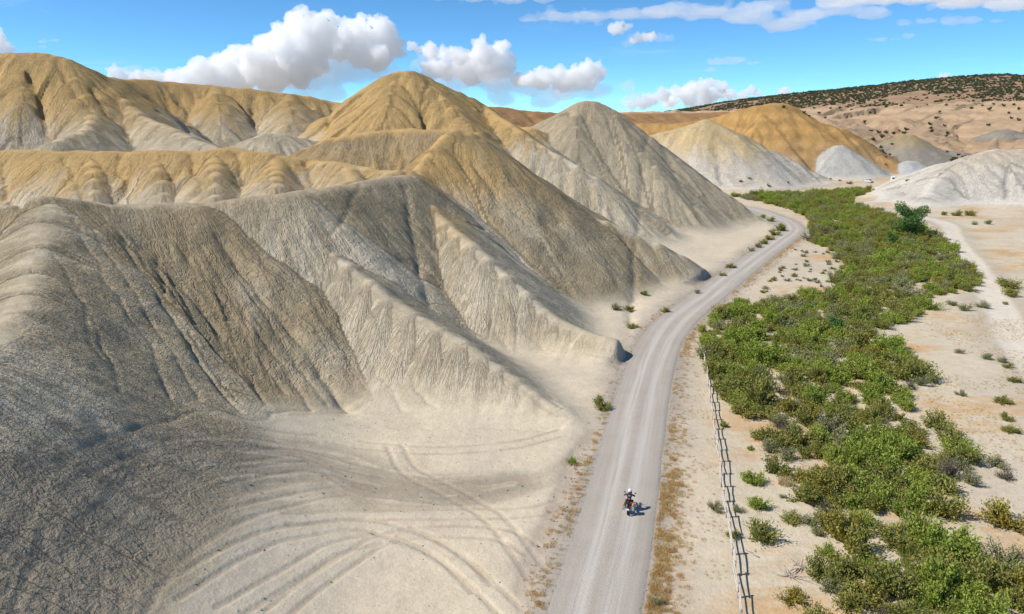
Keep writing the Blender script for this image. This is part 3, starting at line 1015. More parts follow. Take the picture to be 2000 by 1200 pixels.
def shrub(kind, x, y, r, hr=0.95, label=None, group=None, name='shrub', i=None):
    """r = half width in metres"""
    z = height(x, y)
    o = empty(name, (x, y, z - 0.03), random.uniform(0, 6.28))
    o.scale = (r, r * random.uniform(0.85, 1.1), r * hr * random.uniform(0.85, 1.15))
    f, s = SHRUB[kind][random.randrange(len(SHRUB[kind])) if i is None else i]
    link('foliage', f, o)
    link('stems', s, o)
    return tag(o, label, 'shrub', group)


def scatter(name, pts, scl, rz, protos, label, idx=None, cat=None):
    """many small plants as one object"""
    coll = bpy.data.collections.new(name + '_kinds')
    for k, me in enumerate(protos):
        coll.objects.link(bpy.data.objects.new('%s_kind_%02d' % (name, k), me))
    me = bpy.data.meshes.new(name)
    me.vertices.add(len(pts))
    me.vertices.foreach_set('co', np.asarray(pts, np.float32).ravel())
    for nm, ty, ar in (('scl', 'FLOAT_VECTOR', scl), ('rz', 'FLOAT', rz), ('idx', 'INT', idx if idx is not None else rng.integers(0, len(protos), len(pts)))):
        a = me.attributes.new(nm, ty, 'POINT')
        a.data.foreach_set('vector' if ty == 'FLOAT_VECTOR' else 'value', np.asarray(ar, np.int32 if ty == 'INT' else np.float32).ravel())
    o = link(name, me)
    ng = bpy.data.node_groups.new(name, 'GeometryNodeTree')
    ng.interface.new_socket('Geometry', in_out='INPUT', socket_type='NodeSocketGeometry')
    ng.interface.new_socket('Geometry', in_out='OUTPUT', socket_type='NodeSocketGeometry')
    gi, go = ng.nodes.new('NodeGroupInput'), ng.nodes.new('NodeGroupOutput')
    ci = ng.nodes.new('GeometryNodeCollectionInfo')
    ci.inputs['Collection'].default_value = coll
    ci.inputs['Separate Children'].default_value = True
    ci.inputs['Reset Children'].default_value = True
    ip = ng.nodes.new('GeometryNodeInstanceOnPoints')
    ip.inputs['Pick Instance'].default_value = True

    def attr(nm, ty):
        a = ng.nodes.new('GeometryNodeInputNamedAttribute')
        a.data_type = ty
        a.inputs['Name'].default_value = nm
        return a.outputs['Attribute']
    cx = ng.nodes.new('ShaderNodeCombineXYZ')
    L = ng.links.new
    L(attr('rz', 'FLOAT'), cx.inputs[2])
    e2r = ng.nodes.new('FunctionNodeEulerToRotation')
    L(cx.outputs[0], e2r.inputs[0])
    L(gi.outputs[0], ip.inputs['Points'])
    L(ci.outputs[0], ip.inputs['Instance'])
    L(attr('idx', 'INT'), ip.inputs['Instance Index'])
    L(e2r.outputs[0], ip.inputs['Rotation'])
    L(attr('scl', 'FLOAT_VECTOR'), ip.inputs['Scale'])
    L(ip.outputs[0], go.inputs[0])
    md = o.modifiers.new('scatter', 'NODES')
    md.node_group = ng
    return tag(o, label, cat, None, 'stuff')


def inside(px, py, poly):
    poly = np.asarray(poly, float)
    c = np.zeros(px.shape, bool)
    j = len(poly) - 1
    for i in range(len(poly)):
        xi, yi = poly[i]
        xj, yj = poly[j]
        k = ((yi > py) != (yj > py)) & (px < (xj - xi) * (py - yi) / (yj - yi + 1e-12) + xi)
        c ^= k
        j = i
    return c


THICKET = [gp(*q)[:2] for q in ((1432, 384), (1490, 396), (1545, 408), (1582, 430), (1586, 452), (1580, 472), (1625, 492), (1655, 522), (1605, 572), (1500, 592), (1420, 602), (1378, 642),
                               (1358, 690), (1385, 725), (1402, 770), (1445, 805), (1490, 850), (1500, 905), (1545, 960), (1580, 1005), (1575, 1060), (1600, 1110), (1585, 1150), (1560, 1260),
                               (1990, 1260), (2010, 1180), (1975, 1100), (1890, 1080), (1800, 1020), (1850, 985), (1905, 955), (1905, 900), (1850, 860), (1770, 832), (1772, 790), (1820, 760), (1808, 715), (1765, 690),
                               (1700, 668), (1700, 645), (1765, 628), (1815, 605), (1822, 580), (1905, 568), (1908, 540), (1865, 505), (1852, 478), (1795, 448), (1720, 418), (1668, 402), (1650, 388), (1720, 378),
                               (1795, 377), (1730, 374), (1640, 374), (1560, 381), (1500, 380))]
SPARSE = [gp(*q)[:2] for q in ((1545, 490), (1610, 488), (1655, 525), (1600, 572), (1500, 590), (1470, 570), (1500, 535))]


def poisson(poly, n, rmin, rmax, seed, sep=0.8):
    r = np.random.default_rng(seed)
    P_ = np.asarray(poly)
    lo, hi = P_.min(0), P_.max(0)
    out = []
    grid = {}
    cand = r.uniform(lo, hi, (n * 6, 2))
    cand = cand[inside(cand[:, 0], cand[:, 1], P_)]
    for x, y in cand:
        rad = r.uniform(rmin, rmax) * (1.0 if y < 140 else 1.12)
        c = (int(x // 3), int(y // 3))
        ok = True
        for i in (-1, 0, 1):
            for j in (-1, 0, 1):
                for (ox, oy, orr) in grid.get((c[0] + i, c[1] + j), ()):
                    if (ox - x) ** 2 + (oy - y) ** 2 < (sep * (orr + rad)) ** 2:
                        ok = False
        if ok:
            out.append((x, y, rad))
            grid.setdefault(c, []).append((x, y, rad))
            if len(out) >= n:
                break
    return out


thick = poisson(THICKET, 4800, 0.9, 2.2, 5, 0.44)
thick.sort(key=lambda q: q[1])
tx = np.array([q[0] for q in thick])
ty = np.array([q[1] for q in thick])
kn = fbm(tx / 7, ty / 9, 3, 201) + 0.25 * rng.normal(0, 1, len(tx))
gap = fbm(tx / 6 + 3, ty / 6, 3, 211)
keep = (gap < np.where(ty > 120, 0.19, np.where(ty < 62, 0.5, 0.32))) & (terrain(tx, ty)[3] < 0.5)
KIND = np.where(kn > 0.10, 'green', np.where(kn > -0.28, 'olive', np.where(kn > -0.44, 'sage', np.where(kn > -0.49, 'grey', 'gold'))))
WORDS = {'green': 'bright green', 'olive': 'dark olive', 'sage': 'pale sage green', 'grey': 'grey half bare', 'gold': 'yellowish olive'}
picked = [i for i in range(len(thick)) if keep[i]]
N_NEAR = 185
lo_x = {}
for i in picked[:N_NEAR]:
    lo_x.setdefault(int(thick[i][1] // 6), []).append(thick[i][0])
for i in picked[:N_NEAR]:
    x, y, r_ = thick[i]
    k = str(KIND[i])
    row = sorted(lo_x[int(y // 6)])
    f_ = (x - row[0]) / max(row[-1] - row[0], 0.1)
    side = 'on the thicket fence side' if f_ < 0.3 else ('on the thicket flat side' if f_ > 0.72 else 'in mid thicket')
    band = 'at the bottom edge' if y < 43 else ('level with the motorcycle' if y < 54 else 'beyond the motorcycle')
    big_ = 'large' if r_ > 1.85 else ('mid sized' if r_ > 1.35 else 'small')
    shrub(k, x, y, r_ * (0.85 if k in ('sage', 'grey') else 1.05), random.uniform(0.7, 1.4), '%s %s shrub %s, %s' % (big_, WORDS[k], side, band), 'shrubs of the dense thicket')
rest = np.array(picked[N_NEAR:])
flat, kinds_at = [], {}
for k in SHRUB:
    kinds_at[k] = (len(flat), len(SHRUB[k]))
    flat += [f for f, s in SHRUB[k]]
idx = np.array([kinds_at[str(KIND[i])][0] + rng.integers(0, kinds_at[str(KIND[i])][1]) for i in rest])
rad = np.array([thick[i][2] for i in rest])
zz = terrain(tx[rest], ty[rest])[0]
scatter('shrub_thicket', np.column_stack([tx[rest], ty[rest], zz - 0.03]), np.column_stack([rad * 1.05, rad * 1.05, rad * rng.uniform(0.8, 1.25, len(rest))]),
        rng.uniform(0, 6.28, len(rest)), flat, 'dense green and olive thicket filling the wash further up the valley', idx)
print('thicket', len(picked))

# single shrubs that stand clear of the thicket: (px, py of the foot, half width px, kind, label)
SINGLES = [
    (1176, 800, 24, 'olive', 'lone olive shrub on the left road edge below the undercut spur'),
    (1116, 908, 13, 'green', 'small green shrub alone on the sandy flat left of the road'),
    (1236, 642, 14, 'olive', 'small shrub on the inside of the road curve below the others'),
    (1200, 607, 15, 'sage', 'left shrub of the pair on the sandy fan inside the curve'), (1230, 604, 17, 'olive', 'right shrub of the pair on the sandy fan inside the curve'),
    (1256, 582, 9, 'green', 'tiny green shrub above the pair on the sandy fan'), (1300, 612, 12, 'gold', 'yellowish shrub in the straw on the left road verge'),
    (1362, 575, 9, 'sage', 'small pale shrub at the toe of the middle spur by the road'), (1427, 525, 13, 'olive', 'flat dark shrub left of the road beyond the middle spur'),
    (1411, 541, 9, 'olive', 'small round shrub right at the tip of the middle spur'),
    (1524, 452, 15, 'olive', 'tallest shrub of the row inside the far road bend'), (1513, 461, 12, 'olive', 'second shrub of the row inside the far road bend'),
    (1502, 470, 12, 'gold', 'third shrub of the row inside the far road bend'), (1491, 478, 11, 'olive', 'fourth shrub of the row inside the far road bend'),
    (1480, 485, 10, 'sage', 'low pale shrub at the lower end of the row inside the bend'), (1466, 492, 9, 'sage', 'last and lowest shrub below the row inside the bend'),
    (1505, 434, 10, 'olive', 'shrub at the upper end of the row inside the far bend'), (1490, 428, 9, 'green', 'farthest small shrub of the row at the grey cone toe'),
    (1970, 562, 26, 'olive', 'wide dark shrub beside the fork of the sandy track'), (1975, 580, 20, 'olive', 'low dark shrub in front of the wide one by the track'),
    (1963, 594, 7, 'green', 'tiny dark shrub on the sandy track itself'), (1858, 596, 14, 'sage', 'left pale shrub of the low clump left of the sandy track'),
    (1885, 606, 17, 'sage', 'middle pale shrub of the low clump left of the sandy track'), (1918, 600, 18, 'sage', 'right pale shrub of the low clump left of the track'),
    (1876, 690, 13, 'sage', 'small sage shrub on the straw patch of the right flat'), (1930, 702, 14, 'sage', 'left sage shrub of three on the straw patch by the track'),
    (1960, 708, 13, 'sage', 'middle sage shrub of three on the straw patch by the track'), (1968, 718, 11, 'olive', 'dark right shrub of three on the straw patch by the track'),
    (1980, 746, 15, 'olive', 'round olive shrub at the right edge below the straw patch'), (1875, 774, 14, 'sage', 'thin pale shrub alone below the straw patch'),
    (1957, 789, 21, 'olive', 'dark domed shrub near the right edge on bare sand'), (1830, 834, 32, 'olive', 'broad olive shrub standing clear right of the thicket'),
    (1966, 822, 16, 'olive', 'upper of two dark shrubs near the right edge'), (1972, 846, 19, 'olive', 'lower of two dark shrubs near the right edge'),
    (1847, 842, 12, 'sage', 'small pale shrub below the broad olive shrub'), (1944, 910, 26, 'sage', 'grey green shrub in the upper right flat above the large bush'),
    (1965, 935, 24, 'grey', 'grey half bare shrub touching the large bush at the right edge'), (1962, 1025, 56, 'gold', 'largest yellowish bush at the right edge of the wash'),
    (1396, 1002, 20, 'sage', 'sparse pale shrub just left of the rail fence'), (1412, 834, 11, 'green', 'small green shrub in the shadow of the rail fence'),
    (1430, 1052, 17, 'olive', 'dark shrub growing against the rail fence'), (1440, 1003, 16, 'sage', 'low sage shrub just right of the rail fence'),
    (1492, 1052, 42, 'olive', 'big olive shrub between rail fence and thicket'), (1482, 995, 26, 'green', 'green shrub behind the big olive one near the fence'),
    (1545, 1022, 24, 'olive', 'olive shrub joining the thicket left of its middle'), (1472, 945, 28, 'green', 'dark green shrub beside the straw tuft near the thicket'),
    (1465, 878, 9, 'green', 'tiny green shrub on bare sand near the thicket edge'), (1528, 975, 9, 'sage', 'tiny pale plant on sand right of the dark green shrub'),
    (1283, 1185, 16, 'sage', 'grey green weed on the straw verge at the bottom edge'), (1548, 1175, 34, 'gold', 'yellow green bush below the dead branches near the fence'),
    (1690, 414, 8, 'olive', 'first of the small far shrubs below the white hill'), (1718, 411, 9, 'olive', 'second of the small far shrubs below the white hill'),
    (1812, 416, 7, 'olive', 'small far shrub on the pale flat right of the tall tree'), (1790, 416, 10, 'sage', 'pale far shrub just right of the tall tree'),
    (1843, 420, 9, 'olive', 'left shrub of the far row on the pale flat'), (1868, 421, 13, 'olive', 'long middle shrub of the far row on the pale flat'),
    (1893, 421, 13, 'olive', 'right shrub of the far row on the pale flat'), (1902, 440, 8, 'sage', 'faint far plant below the row on the pale flat'),
    (1932, 439, 10, 'sage', 'flat far plant near the right edge below the row'), (1768, 385, 6, 'olive', 'dot of a shrub at the foot of the white hill lobe'),
    (1660, 360, 8, 'grey', 'dark brown bush on the pale pull-off left of the parked car'), (1640, 354, 5, 'grey', 'small bush on the pull-off nearest the white dome'),
    (1615, 353, 7, 'sage', 'green tuft beside the toe of the pale striped hill'), (1621, 361, 4, 'grey', 'tiny bush left on the pull-off by the pale hill'),
    (1603, 358, 6, 'olive', 'dark bush at the toe of the pale striped hill'), (1727, 344, 4, 'grey', 'tiny bush on the slope between the two parked vehicles'),
    (1445, 374, 5, 'olive', 'dark shrub at the foot of the pale hill near the cone'), (1462, 373, 5, 'olive', 'small shrub in the row below the pale hill'),
    (1500, 375, 5, 'olive', 'shrub in the row below the pale hill furrow'), (1538, 372, 5, 'grey', 'leaning dead grey bush below the pale striped hill')]
for px, py, rp, kind, lab in SINGLES:
    g = gp(px, py)
    r_ = rp * depth_of(g) / FPX
    shrub(kind, g[0], g[1], max(r_, 0.3), 0.95, lab)
for i, (x, y, r_) in enumerate(poisson(SPARSE, 46, 0.4, 0.95, 11, 1.0)):
    k = ('sage', 'grey', 'sage', 'gold')[i % 4]
    shrub(k, x, y, r_, 0.8, 'low %s shrub on the thinly grown strip right of the road curve' % {'sage': 'pale sage', 'grey': 'grey twiggy', 'gold': 'yellowish'}[k], 'low shrubs beside the road curve')

# ------------------------------------------------------------------ grass
def blade_mesh(name, seed, n, H, spread, m, wid=0.02):
    r = np.random.default_rng(seed)
    az = r.uniform(0, 6.283, n)
    rr = spread * np.sqrt(r.uniform(0, 1, n))
    b = np.stack([rr * np.cos(az), rr * np.sin(az), np.zeros(n)], 1)
    ln = r.uniform(0.15, 0.5, n)
    a2 = r.uniform(0, 6.283, n)
    hh = H * r.uniform(0.5, 1.1, n)
    tip = b + np.stack([ln * hh * np.cos(a2), ln * hh * np.sin(a2), hh], 1)
    sd = np.stack([-np.sin(a2), np.cos(a2), np.zeros(n)], 1) * wid
    V = np.stack([b - sd, b + sd, tip], 1).reshape(-1, 3)
    return mesh_np(name, V, np.arange(len(V)).reshape(-1, 3), m)


M_STRAW = leaf_mat('straw', ((.62, .42, .17), (.66, .50, .25), (.64, .37, .12)), 0.25)
M_STRAW2 = leaf_mat('pale_straw', ((.58, .47, .26), (.62, .52, .32), (.54, .42, .22)), 0.25)
M_REED = leaf_mat('reed', ((.15, .24, .045), (.26, .29, .07), (.34, .31, .10)), 0.35)
straw = [blade_mesh('straw_tuft', 301 + i, 46, 0.32, 0.26, M_STRAW, 0.012) for i in range(3)] + [blade_mesh('pale_straw_tuft', 311 + i, 40, 0.28, 0.26, M_STRAW2, 0.012) for i in range(2)]
pts, sc_, ix_ = [], [], []
seg_ok = np.nonzero((rc[:, 1] > 34) & (rc[:, 1] < 190) & (np.arange(len(rc)) < 420))[0]
seg_ok = np.concatenate([seg_ok, seg_ok[rc[seg_ok, 1] < 60], seg_ok[rc[seg_ok, 1] < 60]])
for _ in range(3300):
    i = rng.choice(seg_ok)
    side = 1 if rng.random() < 0.85 else -1
    off = ROAD_W / 2 - 0.05 + abs(rng.normal(0, 1.0)) * (1.0 if side > 0 else 0.8)
    x, y = rc[i] + nr[i] * side * off + tg[i] * rng.uniform(-1.5, 1.5)
    if fbm(np.array([x / 5]), np.array([y / 5]), 2, 401)[0] < (-0.12 if y > 58 or side < 0 else -0.3) and rng.random() < 0.8:
        continue
    pts.append((x, y))
    sc_.append(rng.uniform(0.5, 1.1) * (1.0 if y < 70 else 0.8))
    ix_.append(rng.integers(0, 5) if rng.random() < 0.5 else rng.integers(0, 3))
FLAT_PATCH = [gp(*q)[:2] for q in ((1700, 610), (1900, 590), (2050, 640), (2050, 1000), (1900, 880), (1790, 820), (1830, 720), (1720, 660))]
for x, y, r_ in poisson(FLAT_PATCH, 2600, 0.10, 0.25, 31, 0.9):
    if fbm(np.array([x / 9]), np.array([y / 6]), 3, 83)[0] > 0.02:
        pts.append((x, y))
        sc_.append(rng.uniform(0.3, 0.7))
        ix_.append(rng.integers(0, 5))
STRIP = [gp(*q)[:2] for q in ((1300, 1240), (1440, 1240), (1410, 960), (1388, 760), (1330, 760), (1300, 960))]
for x, y, r_ in poisson(STRIP, 900, 0.10, 0.25, 37, 0.9):
    if fbm(np.array([x / 3]), np.array([y / 4]), 3, 87)[0] > 0.0:
        pts.append((x, y))
        sc_.append(rng.uniform(0.25, 0.6))
        ix_.append(rng.integers(0, 5))
pts = np.array(pts)
sc_ = np.array(sc_)
pz = terrain(pts[:, 0], pts[:, 1])[0]
scatter('dry_grass', np.column_stack([pts, pz - 0.01]), np.column_stack([sc_, sc_, sc_]), rng.uniform(0, 6.28, len(pts)), straw, 'orange and straw coloured dry grass on the verges and sandy flats', np.array(ix_))
reed = [blade_mesh('reed_tuft', 331 + i, 60, 1.0, 0.35, M_REED, 0.022) for i in range(3)]
REEDS = [gp(*q)[:2] for q in ((1740, 1040), (1790, 1010), (1850, 1120), (1880, 1230), (1760, 1230), (1770, 1120))]
rp_ = poisson(REEDS, 260, 0.2, 0.35, 41, 0.8)
REEDS2 = [gp(*q)[:2] for q in ((1480, 392), (1600, 394), (1660, 425), (1600, 432), (1560, 415))]
rp_ += poisson(REEDS2, 700, 0.35, 0.6, 43, 0.8)
REEDS3 = [gp(*q)[:2] for q in ((1650, 440), (1700, 432), (1740, 460), (1780, 480), (1720, 470))]
rp_ += poisson(REEDS3, 400, 0.35, 0.6, 44, 0.8)
rx, ry = np.array([q[0] for q in rp_]), np.array([q[1] for q in rp_])
rr_ = rng.uniform(0.6, 1.15, len(rx))
scatter('reed_grass', np.column_stack([rx, ry, terrain(rx, ry)[0] - 0.02]), np.column_stack([rr_, rr_, rr_]), rng.uniform(0, 6.28, len(rx)), reed, 'tall green and yellow reed grass in gaps of the thicket')
g = gp(1532, 948)
tuft = link('straw_clump', blade_mesh('straw_clump', 351, 260, 0.9, 0.55, M_STRAW2, 0.02))
tuft.location = (g[0], g[1], height(g[0], g[1]) - 0.02)
tag(tuft, 'single tall pale straw tuft at the thicket edge beside the dark green shrub', 'grass tuft')

# ------------------------------------------------------------------ loose stones on the road shoulders
def rock_mesh(seed, m):
    bm = NEWBM()
    bmesh.ops.create_icosphere(bm, subdivisions=1, radius=1.0)
    r = random.Random(seed)
    for v in bm.verts:
        v.co *= r.uniform(0.65, 1.15)
        v.co.z *= 0.7
    me = bpy.data.meshes.new('stone')
    bm.to_mesh(me)
    bm.free()
    me.materials.append(m)
    return me


M_STONE = mat('stone', (.30, .265, .225), 0.95, 0, 0.25, 3.0, spec=0.2)
stones = [rock_mesh(i, M_STONE) for i in range(4)]
pts, sc_ = [], []
for _ in range(2600):
    i = rng.choice(seg_ok)
    side = -1 if rng.random() < 0.6 else 1
    off = ROAD_W / 2 - 0.25 + abs(rng.normal(0, 0.8))
    x, y = rc[i] + nr[i] * side * off
    pts.append((x, y))
    sc_.append(0.03 + 0.09 * rng.random() ** 3)
for x, y, r_ in poisson([(-30, 36), (0, 36), (4, 66), (-22, 70), (-30, 50)], 500, 0.1, 0.2, 47, 1.0):
    pts.append((x, y))
    sc_.append(0.03 + 0.07 * rng.random() ** 3)
pts = np.array(pts)
sc_ = np.array(sc_)
scatter('stones', np.column_stack([pts, np.where(np.hypot(0, 0) == 0, terrain(pts[:, 0], pts[:, 1])[0], 0) + 0.0]), np.column_stack([sc_, sc_, sc_]), rng.uniform(0, 6.28, len(pts)), stones, 'loose grey stones along the gravel road and flat')

# ------------------------------------------------------------------ cottonwood tree and junipers
def limb_path(r, p0, d, L, n=5, wob=0.16, up=0.10):
    pts = [np.array(p0, float)]
    d = np.array(d, float)
    for k in range(n):
        d = d + r.normal(0, wob, 3) + np.array([0, 0, up])
        d /= np.linalg.norm(d)
        pts.append(pts[-1] + d * L / n)
    return pts


def tree(name, loc, H, seed, label, m, leaves=5200, leaf=0.34):
    r = np.random.default_rng(seed)
    o = empty(name, loc)
    bm = NEWBM()
    trunk = limb_path(r, (0, 0, -0.2), (0.05, 0, 1), H * 0.55, 5, 0.06, 0.1)
    tube(bm, trunk, np.linspace(0.035 * H, 0.018 * H, len(trunk)), 8)
    tips = []
    for k in range(15):
        b0 = trunk[min(1 + k % 5, len(trunk) - 1)]
        az = k * 2.4 + r.uniform(-0.3, 0.3)
        path = limb_path(r, b0, (math.cos(az) * 0.9, math.sin(az) * 0.9, r.uniform(0.3, 1.1)), H * r.uniform(0.28, 0.46), 4)
        tube(bm, path, np.linspace(0.013 * H, 0.004 * H, len(path)), 6)
        tips += [(path[-1], 0.15), (path[-2], 0.16), (path[-3], 0.14)]
    part('trunk', bm, M_STEM, o)
    P_ = []
    for k in range(leaves):
        c, s = tips[r.integers(0, len(tips))]
        v = r.normal(0, 1, 3)
        v /= np.linalg.norm(v)
        P_.append(c + v * s * H * r.uniform(0.3, 1.0) ** 0.5 * np.array([1, 1, 0.8]))
    P_ = np.array(P_)
    P_ = P_[P_[:, 2] > 0.3]
    n = len(P_)
    dr = r.normal(0, 1, (n, 3))
    dr /= np.linalg.norm(dr, axis=1)[:, None]
    sd = np.cross(dr, r.normal(0, 1, (n, 3)))
    sd /= np.linalg.norm(sd, axis=1)[:, None]
    ln = leaf * r.uniform(0.6, 1.3, n)[:, None]
    V = np.stack([P_ - dr * ln * .5, P_ + sd * ln * .35, P_ + dr * ln * .5, P_ - sd * ln * .35], 1).reshape(-1, 3)
    link('crown', mesh_np('crown', V, np.arange(len(V)).reshape(-1, 4), m), o)
    return tag(o, label, 'tree')


M_COTTON = leaf_mat('cottonwood_leaves', ((0.104, 0.209, 0.054), (0.118, 0.223, 0.062), (0.146, 0.25, 0.077)), 0.3)
g = gp(1772, 468)
tree('cottonwood_tree', (g[0], g[1], height(g[0], g[1])), 10.5, 5, 'tall dark green tree rising above the thicket towards the sandy track', M_COTTON, 7500, 0.36)
g = gp(1742, 478)
tree('cottonwood_tree', (g[0], g[1], height(g[0], g[1])), 3.6, 8, 'low round dark green tree in front of the tall tree', M_COTTON, 2600, 0.26)
g = gp(1632, 648)
tree('cottonwood_tree', (g[0], g[1], height(g[0], g[1])), 2.8, 9, 'small dark green sapling in the middle of the thicket', M_COTTON, 2200, 0.18)

M_JUN = leaf_mat('juniper_leaves', ((.115, .135, .075), (.140, .155, .085), (.125, .135, .070)), 0.15)  # leaf colour lightened, distance haze painted in
junip = [spray_mesh('juniper', 500 + i, 9, 30, 16, 1.0, 0.26, M_JUN, 58, 0.15, slim=0.7) for i in range(3)]
JUN_PX = [(1530, 212), (1590, 213), (1622, 214), (1663, 216), (1664, 220), (1700, 222), (1698, 227), (1688, 240), (1760, 208), (1848, 208), (1886, 213), (1897, 214), (1918, 208), (1932, 216), (1940, 206),
          (1970, 223), (1980, 206), (1834, 223), (1828, 232), (1845, 247), (1816, 245), (1818, 252), (1820, 258), (1826, 232), (1931, 247), (1850, 262), (1848, 268), (1700, 258), (1716, 264), (1722, 270), (1730, 262), (1745, 263),
          (1755, 258), (1765, 262), (1770, 256), (1705, 275), (1742, 283), (1720, 290), (1724, 296), (1738, 303), (1730, 308), (1600, 222), (1580, 228), (1612, 232), (1570, 222), (1990, 214), (1975, 232), (1960, 208), (1990, 236), (1870, 207), (1810, 207), (1790, 210), (1730, 211), (1640, 213),
          (1850, 298), (1862, 310), (1872, 304), (1880, 315), (1858, 322), (1866, 325)]


for (x, y, z) in surf_many(JUN_PX, 1000.0, 300.0):
    r_ = random.uniform(1.3, 2.2) * (0.75 if y < 480 else 1.15)
    o = empty('juniper', (x, y, z - 0.2), random.uniform(0, 6.28))
    o.scale = (r_, r_, r_ * random.uniform(0.9, 1.2))
    f, s = junip[random.randrange(3)]
    link('foliage', f, o)
    link('stems', s, o)
    tag(o, 'dark juniper dotting the bare pink and tan slopes below the mesa', 'juniper', 'junipers on the bare slopes')
mx_ = rng.uniform(250, 1250, 60000)
my_ = rng.uniform(850, 1900, 60000)
mt = terrain(mx_, my_)
dens = fbm(mx_ / 130, my_ / 60, 3, 601) + 0.3 * fbm(mx_ / 25, my_ / 25, 2, 603)
elev = mt[3]
kp = (mt[1] == 16) & (dens + 0.5 * sstep(25, 75, elev) > 0.05 + 0.3 * rng.random(len(mx_)))
mx_, my_, mz_ = mx_[kp], my_[kp], mt[0][kp]
sz = rng.uniform(1.2, 2.9, len(mx_))
scatter('juniper_wood', np.column_stack([mx_, my_, mz_ - 0.3]), np.column_stack([sz, sz, sz * rng.uniform(0.8, 1.15, len(sz))]), rng.uniform(0, 6.28, len(sz)), [f for f, s in junip], 'dark juniper wood covering the distant mesa')
print('junipers', len(mx_))
# ------------------------------------------------------------------ split rail fence
M_RAIL = mat('weathered_rail', (.56, .50, .43), 0.9, 0, 0.25, 9.0, 0.01, 0.2)
M_POST = mat('weathered_post', (.38, .32, .27), 0.9, 0, 0.3, 9.0, 0.01, 0.2)
FENCE = catmull([gp(*q)[:2] for q in ((1374, 704), (1379, 735), (1386, 775), (1397, 860), (1407, 930), (1414, 1000), (1424, 1060), (1433, 1120), (1443, 1200), (1450, 1260))], 8)
fl = np.concatenate([[0], np.cumsum(np.hypot(*np.diff(FENCE, axis=0).T))])
fs = np.arange(0, fl[-1], 2.45)
fx, fy = np.interp(fs, fl, FENCE[:, 0]), np.interp(fs, fl, FENCE[:, 1])
fz = terrain(fx, fy)[0]
fo = empty('rail_fence', (fx[-1], fy[-1], fz[-1]))
tag(fo, 'weathered two rail wooden fence running along the right of the road', 'fence')
o0 = np.array([fx[-1], fy[-1], fz[-1]])
posts = []
for i in range(len(fs)):
    b = np.array([fx[i], fy[i], fz[i]]) - o0 + np.append(rng.normal(0, 0.05, 2), 0)
    lean = rng.normal(0, 0.035, 2)
    hh = rng.uniform(1.08, 1.28)
    bm = NEWBM()
    tube(bm, [b + (0, 0, -0.25), b + np.array([lean[0] * .5, lean[1] * .5, hh * .5]), b + np.array([lean[0], lean[1], hh])], [0.085, 0.08, 0.068], 7)
    part('post', bm, M_POST, fo)
    posts.append((b, lean))
for i in range(len(fs) - 1):
    for hz_ in (0.52, 1.0):
        p, q = posts[i][0].copy(), posts[i + 1][0].copy()
        p[2] += hz_ + rng.normal(0, 0.04)
        q[2] += hz_ + rng.normal(0, 0.04)
        d = (q - p) / np.linalg.norm(q - p)
        sd = np.array([d[1], -d[0], 0]) * (0.07 if i % 2 else -0.03)
        mid = (p + q) / 2 + np.append(rng.normal(0, 0.03, 2), rng.normal(-0.02, 0.03))
        bm = NEWBM()
        tube(bm, [p - d * 0.16 + sd, mid + sd, q + d * 0.16 + sd], [rng.uniform(.042, .055), rng.uniform(.045, .058), rng.uniform(.038, .05)], 6)
        part('rail', bm, M_RAIL, fo)

# ------------------------------------------------------------------ dead branches by the fence
M_DEAD = mat('dead_wood', (.36, .31, .27), 0.95, 0, 0.25, 5.0, 0.01, 0.1)
for (px, py), L, sd_, lab in (((1560, 1108), 1.3, 3, 'upper heap of bleached dead branches right of the fence'), ((1540, 1128), 1.6, 4, 'lower heap of bleached dead branches nearest the fence'), ((1472, 1085), 0.7, 6, 'single forked dead stick on the sand right of the fence'),
                              ((1670, 890), 1.4, 9, 'grey fallen branch lying in a gap of the thicket')):
    g = gp(px, py)
    r_ = np.random.default_rng(sd_)
    o = empty('dead_branches', (g[0], g[1], height(g[0], g[1])))
    for k in range(3 if L < 1 else 11):
        az = r_.uniform(0, 6.28)
        path = limb_path(r_, (r_.normal(0, .15), r_.normal(0, .15), 0.05), (math.cos(az), math.sin(az), r_.uniform(0.0, 0.5)), L * r_.uniform(.5, 1.0), 4, 0.2, -0.03)
        path = [np.array([p[0], p[1], max(p[2], 0.02)]) for p in path]
        bm = NEWBM()
        tube(bm, path, np.linspace(0.035, 0.008, len(path)), 5)
        part('branch', bm, M_DEAD, o)
    tag(o, lab, 'branches')

# ------------------------------------------------------------------ motorcycle and rider
M_TYRE = mat('tyre', (.018, .018, .019), 0.85, spec=0.3)
M_BLACK = mat('black_paint', (.020, .020, .023), 0.35, spec=0.5)
M_METAL = mat('metal', (.42, .43, .45), 0.35, 0.9)
M_ALU = mat('aluminium_case', (.52, .52, .52), 0.45, 0.7)
M_ORANGE = mat('orange_bag', (.62, .24, .03), 0.7)
M_SEAT = mat('seat', (.025, .024, .024), 0.75)
M_PLATE = mat('plate', (.72, .72, .74), 0.5)
M_RED = mat('tail_lens', (.45, .02, .02), 0.3)
g = gp(1228, 1001)
i_ = int(np.argmin(np.hypot(rc[:, 0] - g[0], rc[:, 1] - g[1])))
head = math.atan2(-tg[i_][0], tg[i_][1])
lat = (g[0] - rc[i_][0]) * nr[i_][0] + (g[1] - rc[i_][1]) * nr[i_][1]
a_ = lat / (ROAD_W / 2)
BZ = 0.175 + 0.085 * (1 - a_ * a_) - 0.005
bike = empty('motorcycle', (g[0], g[1], BZ), head)
tag(bike, 'black adventure motorcycle with silver cases and orange bags riding up the road', 'motorcycle')


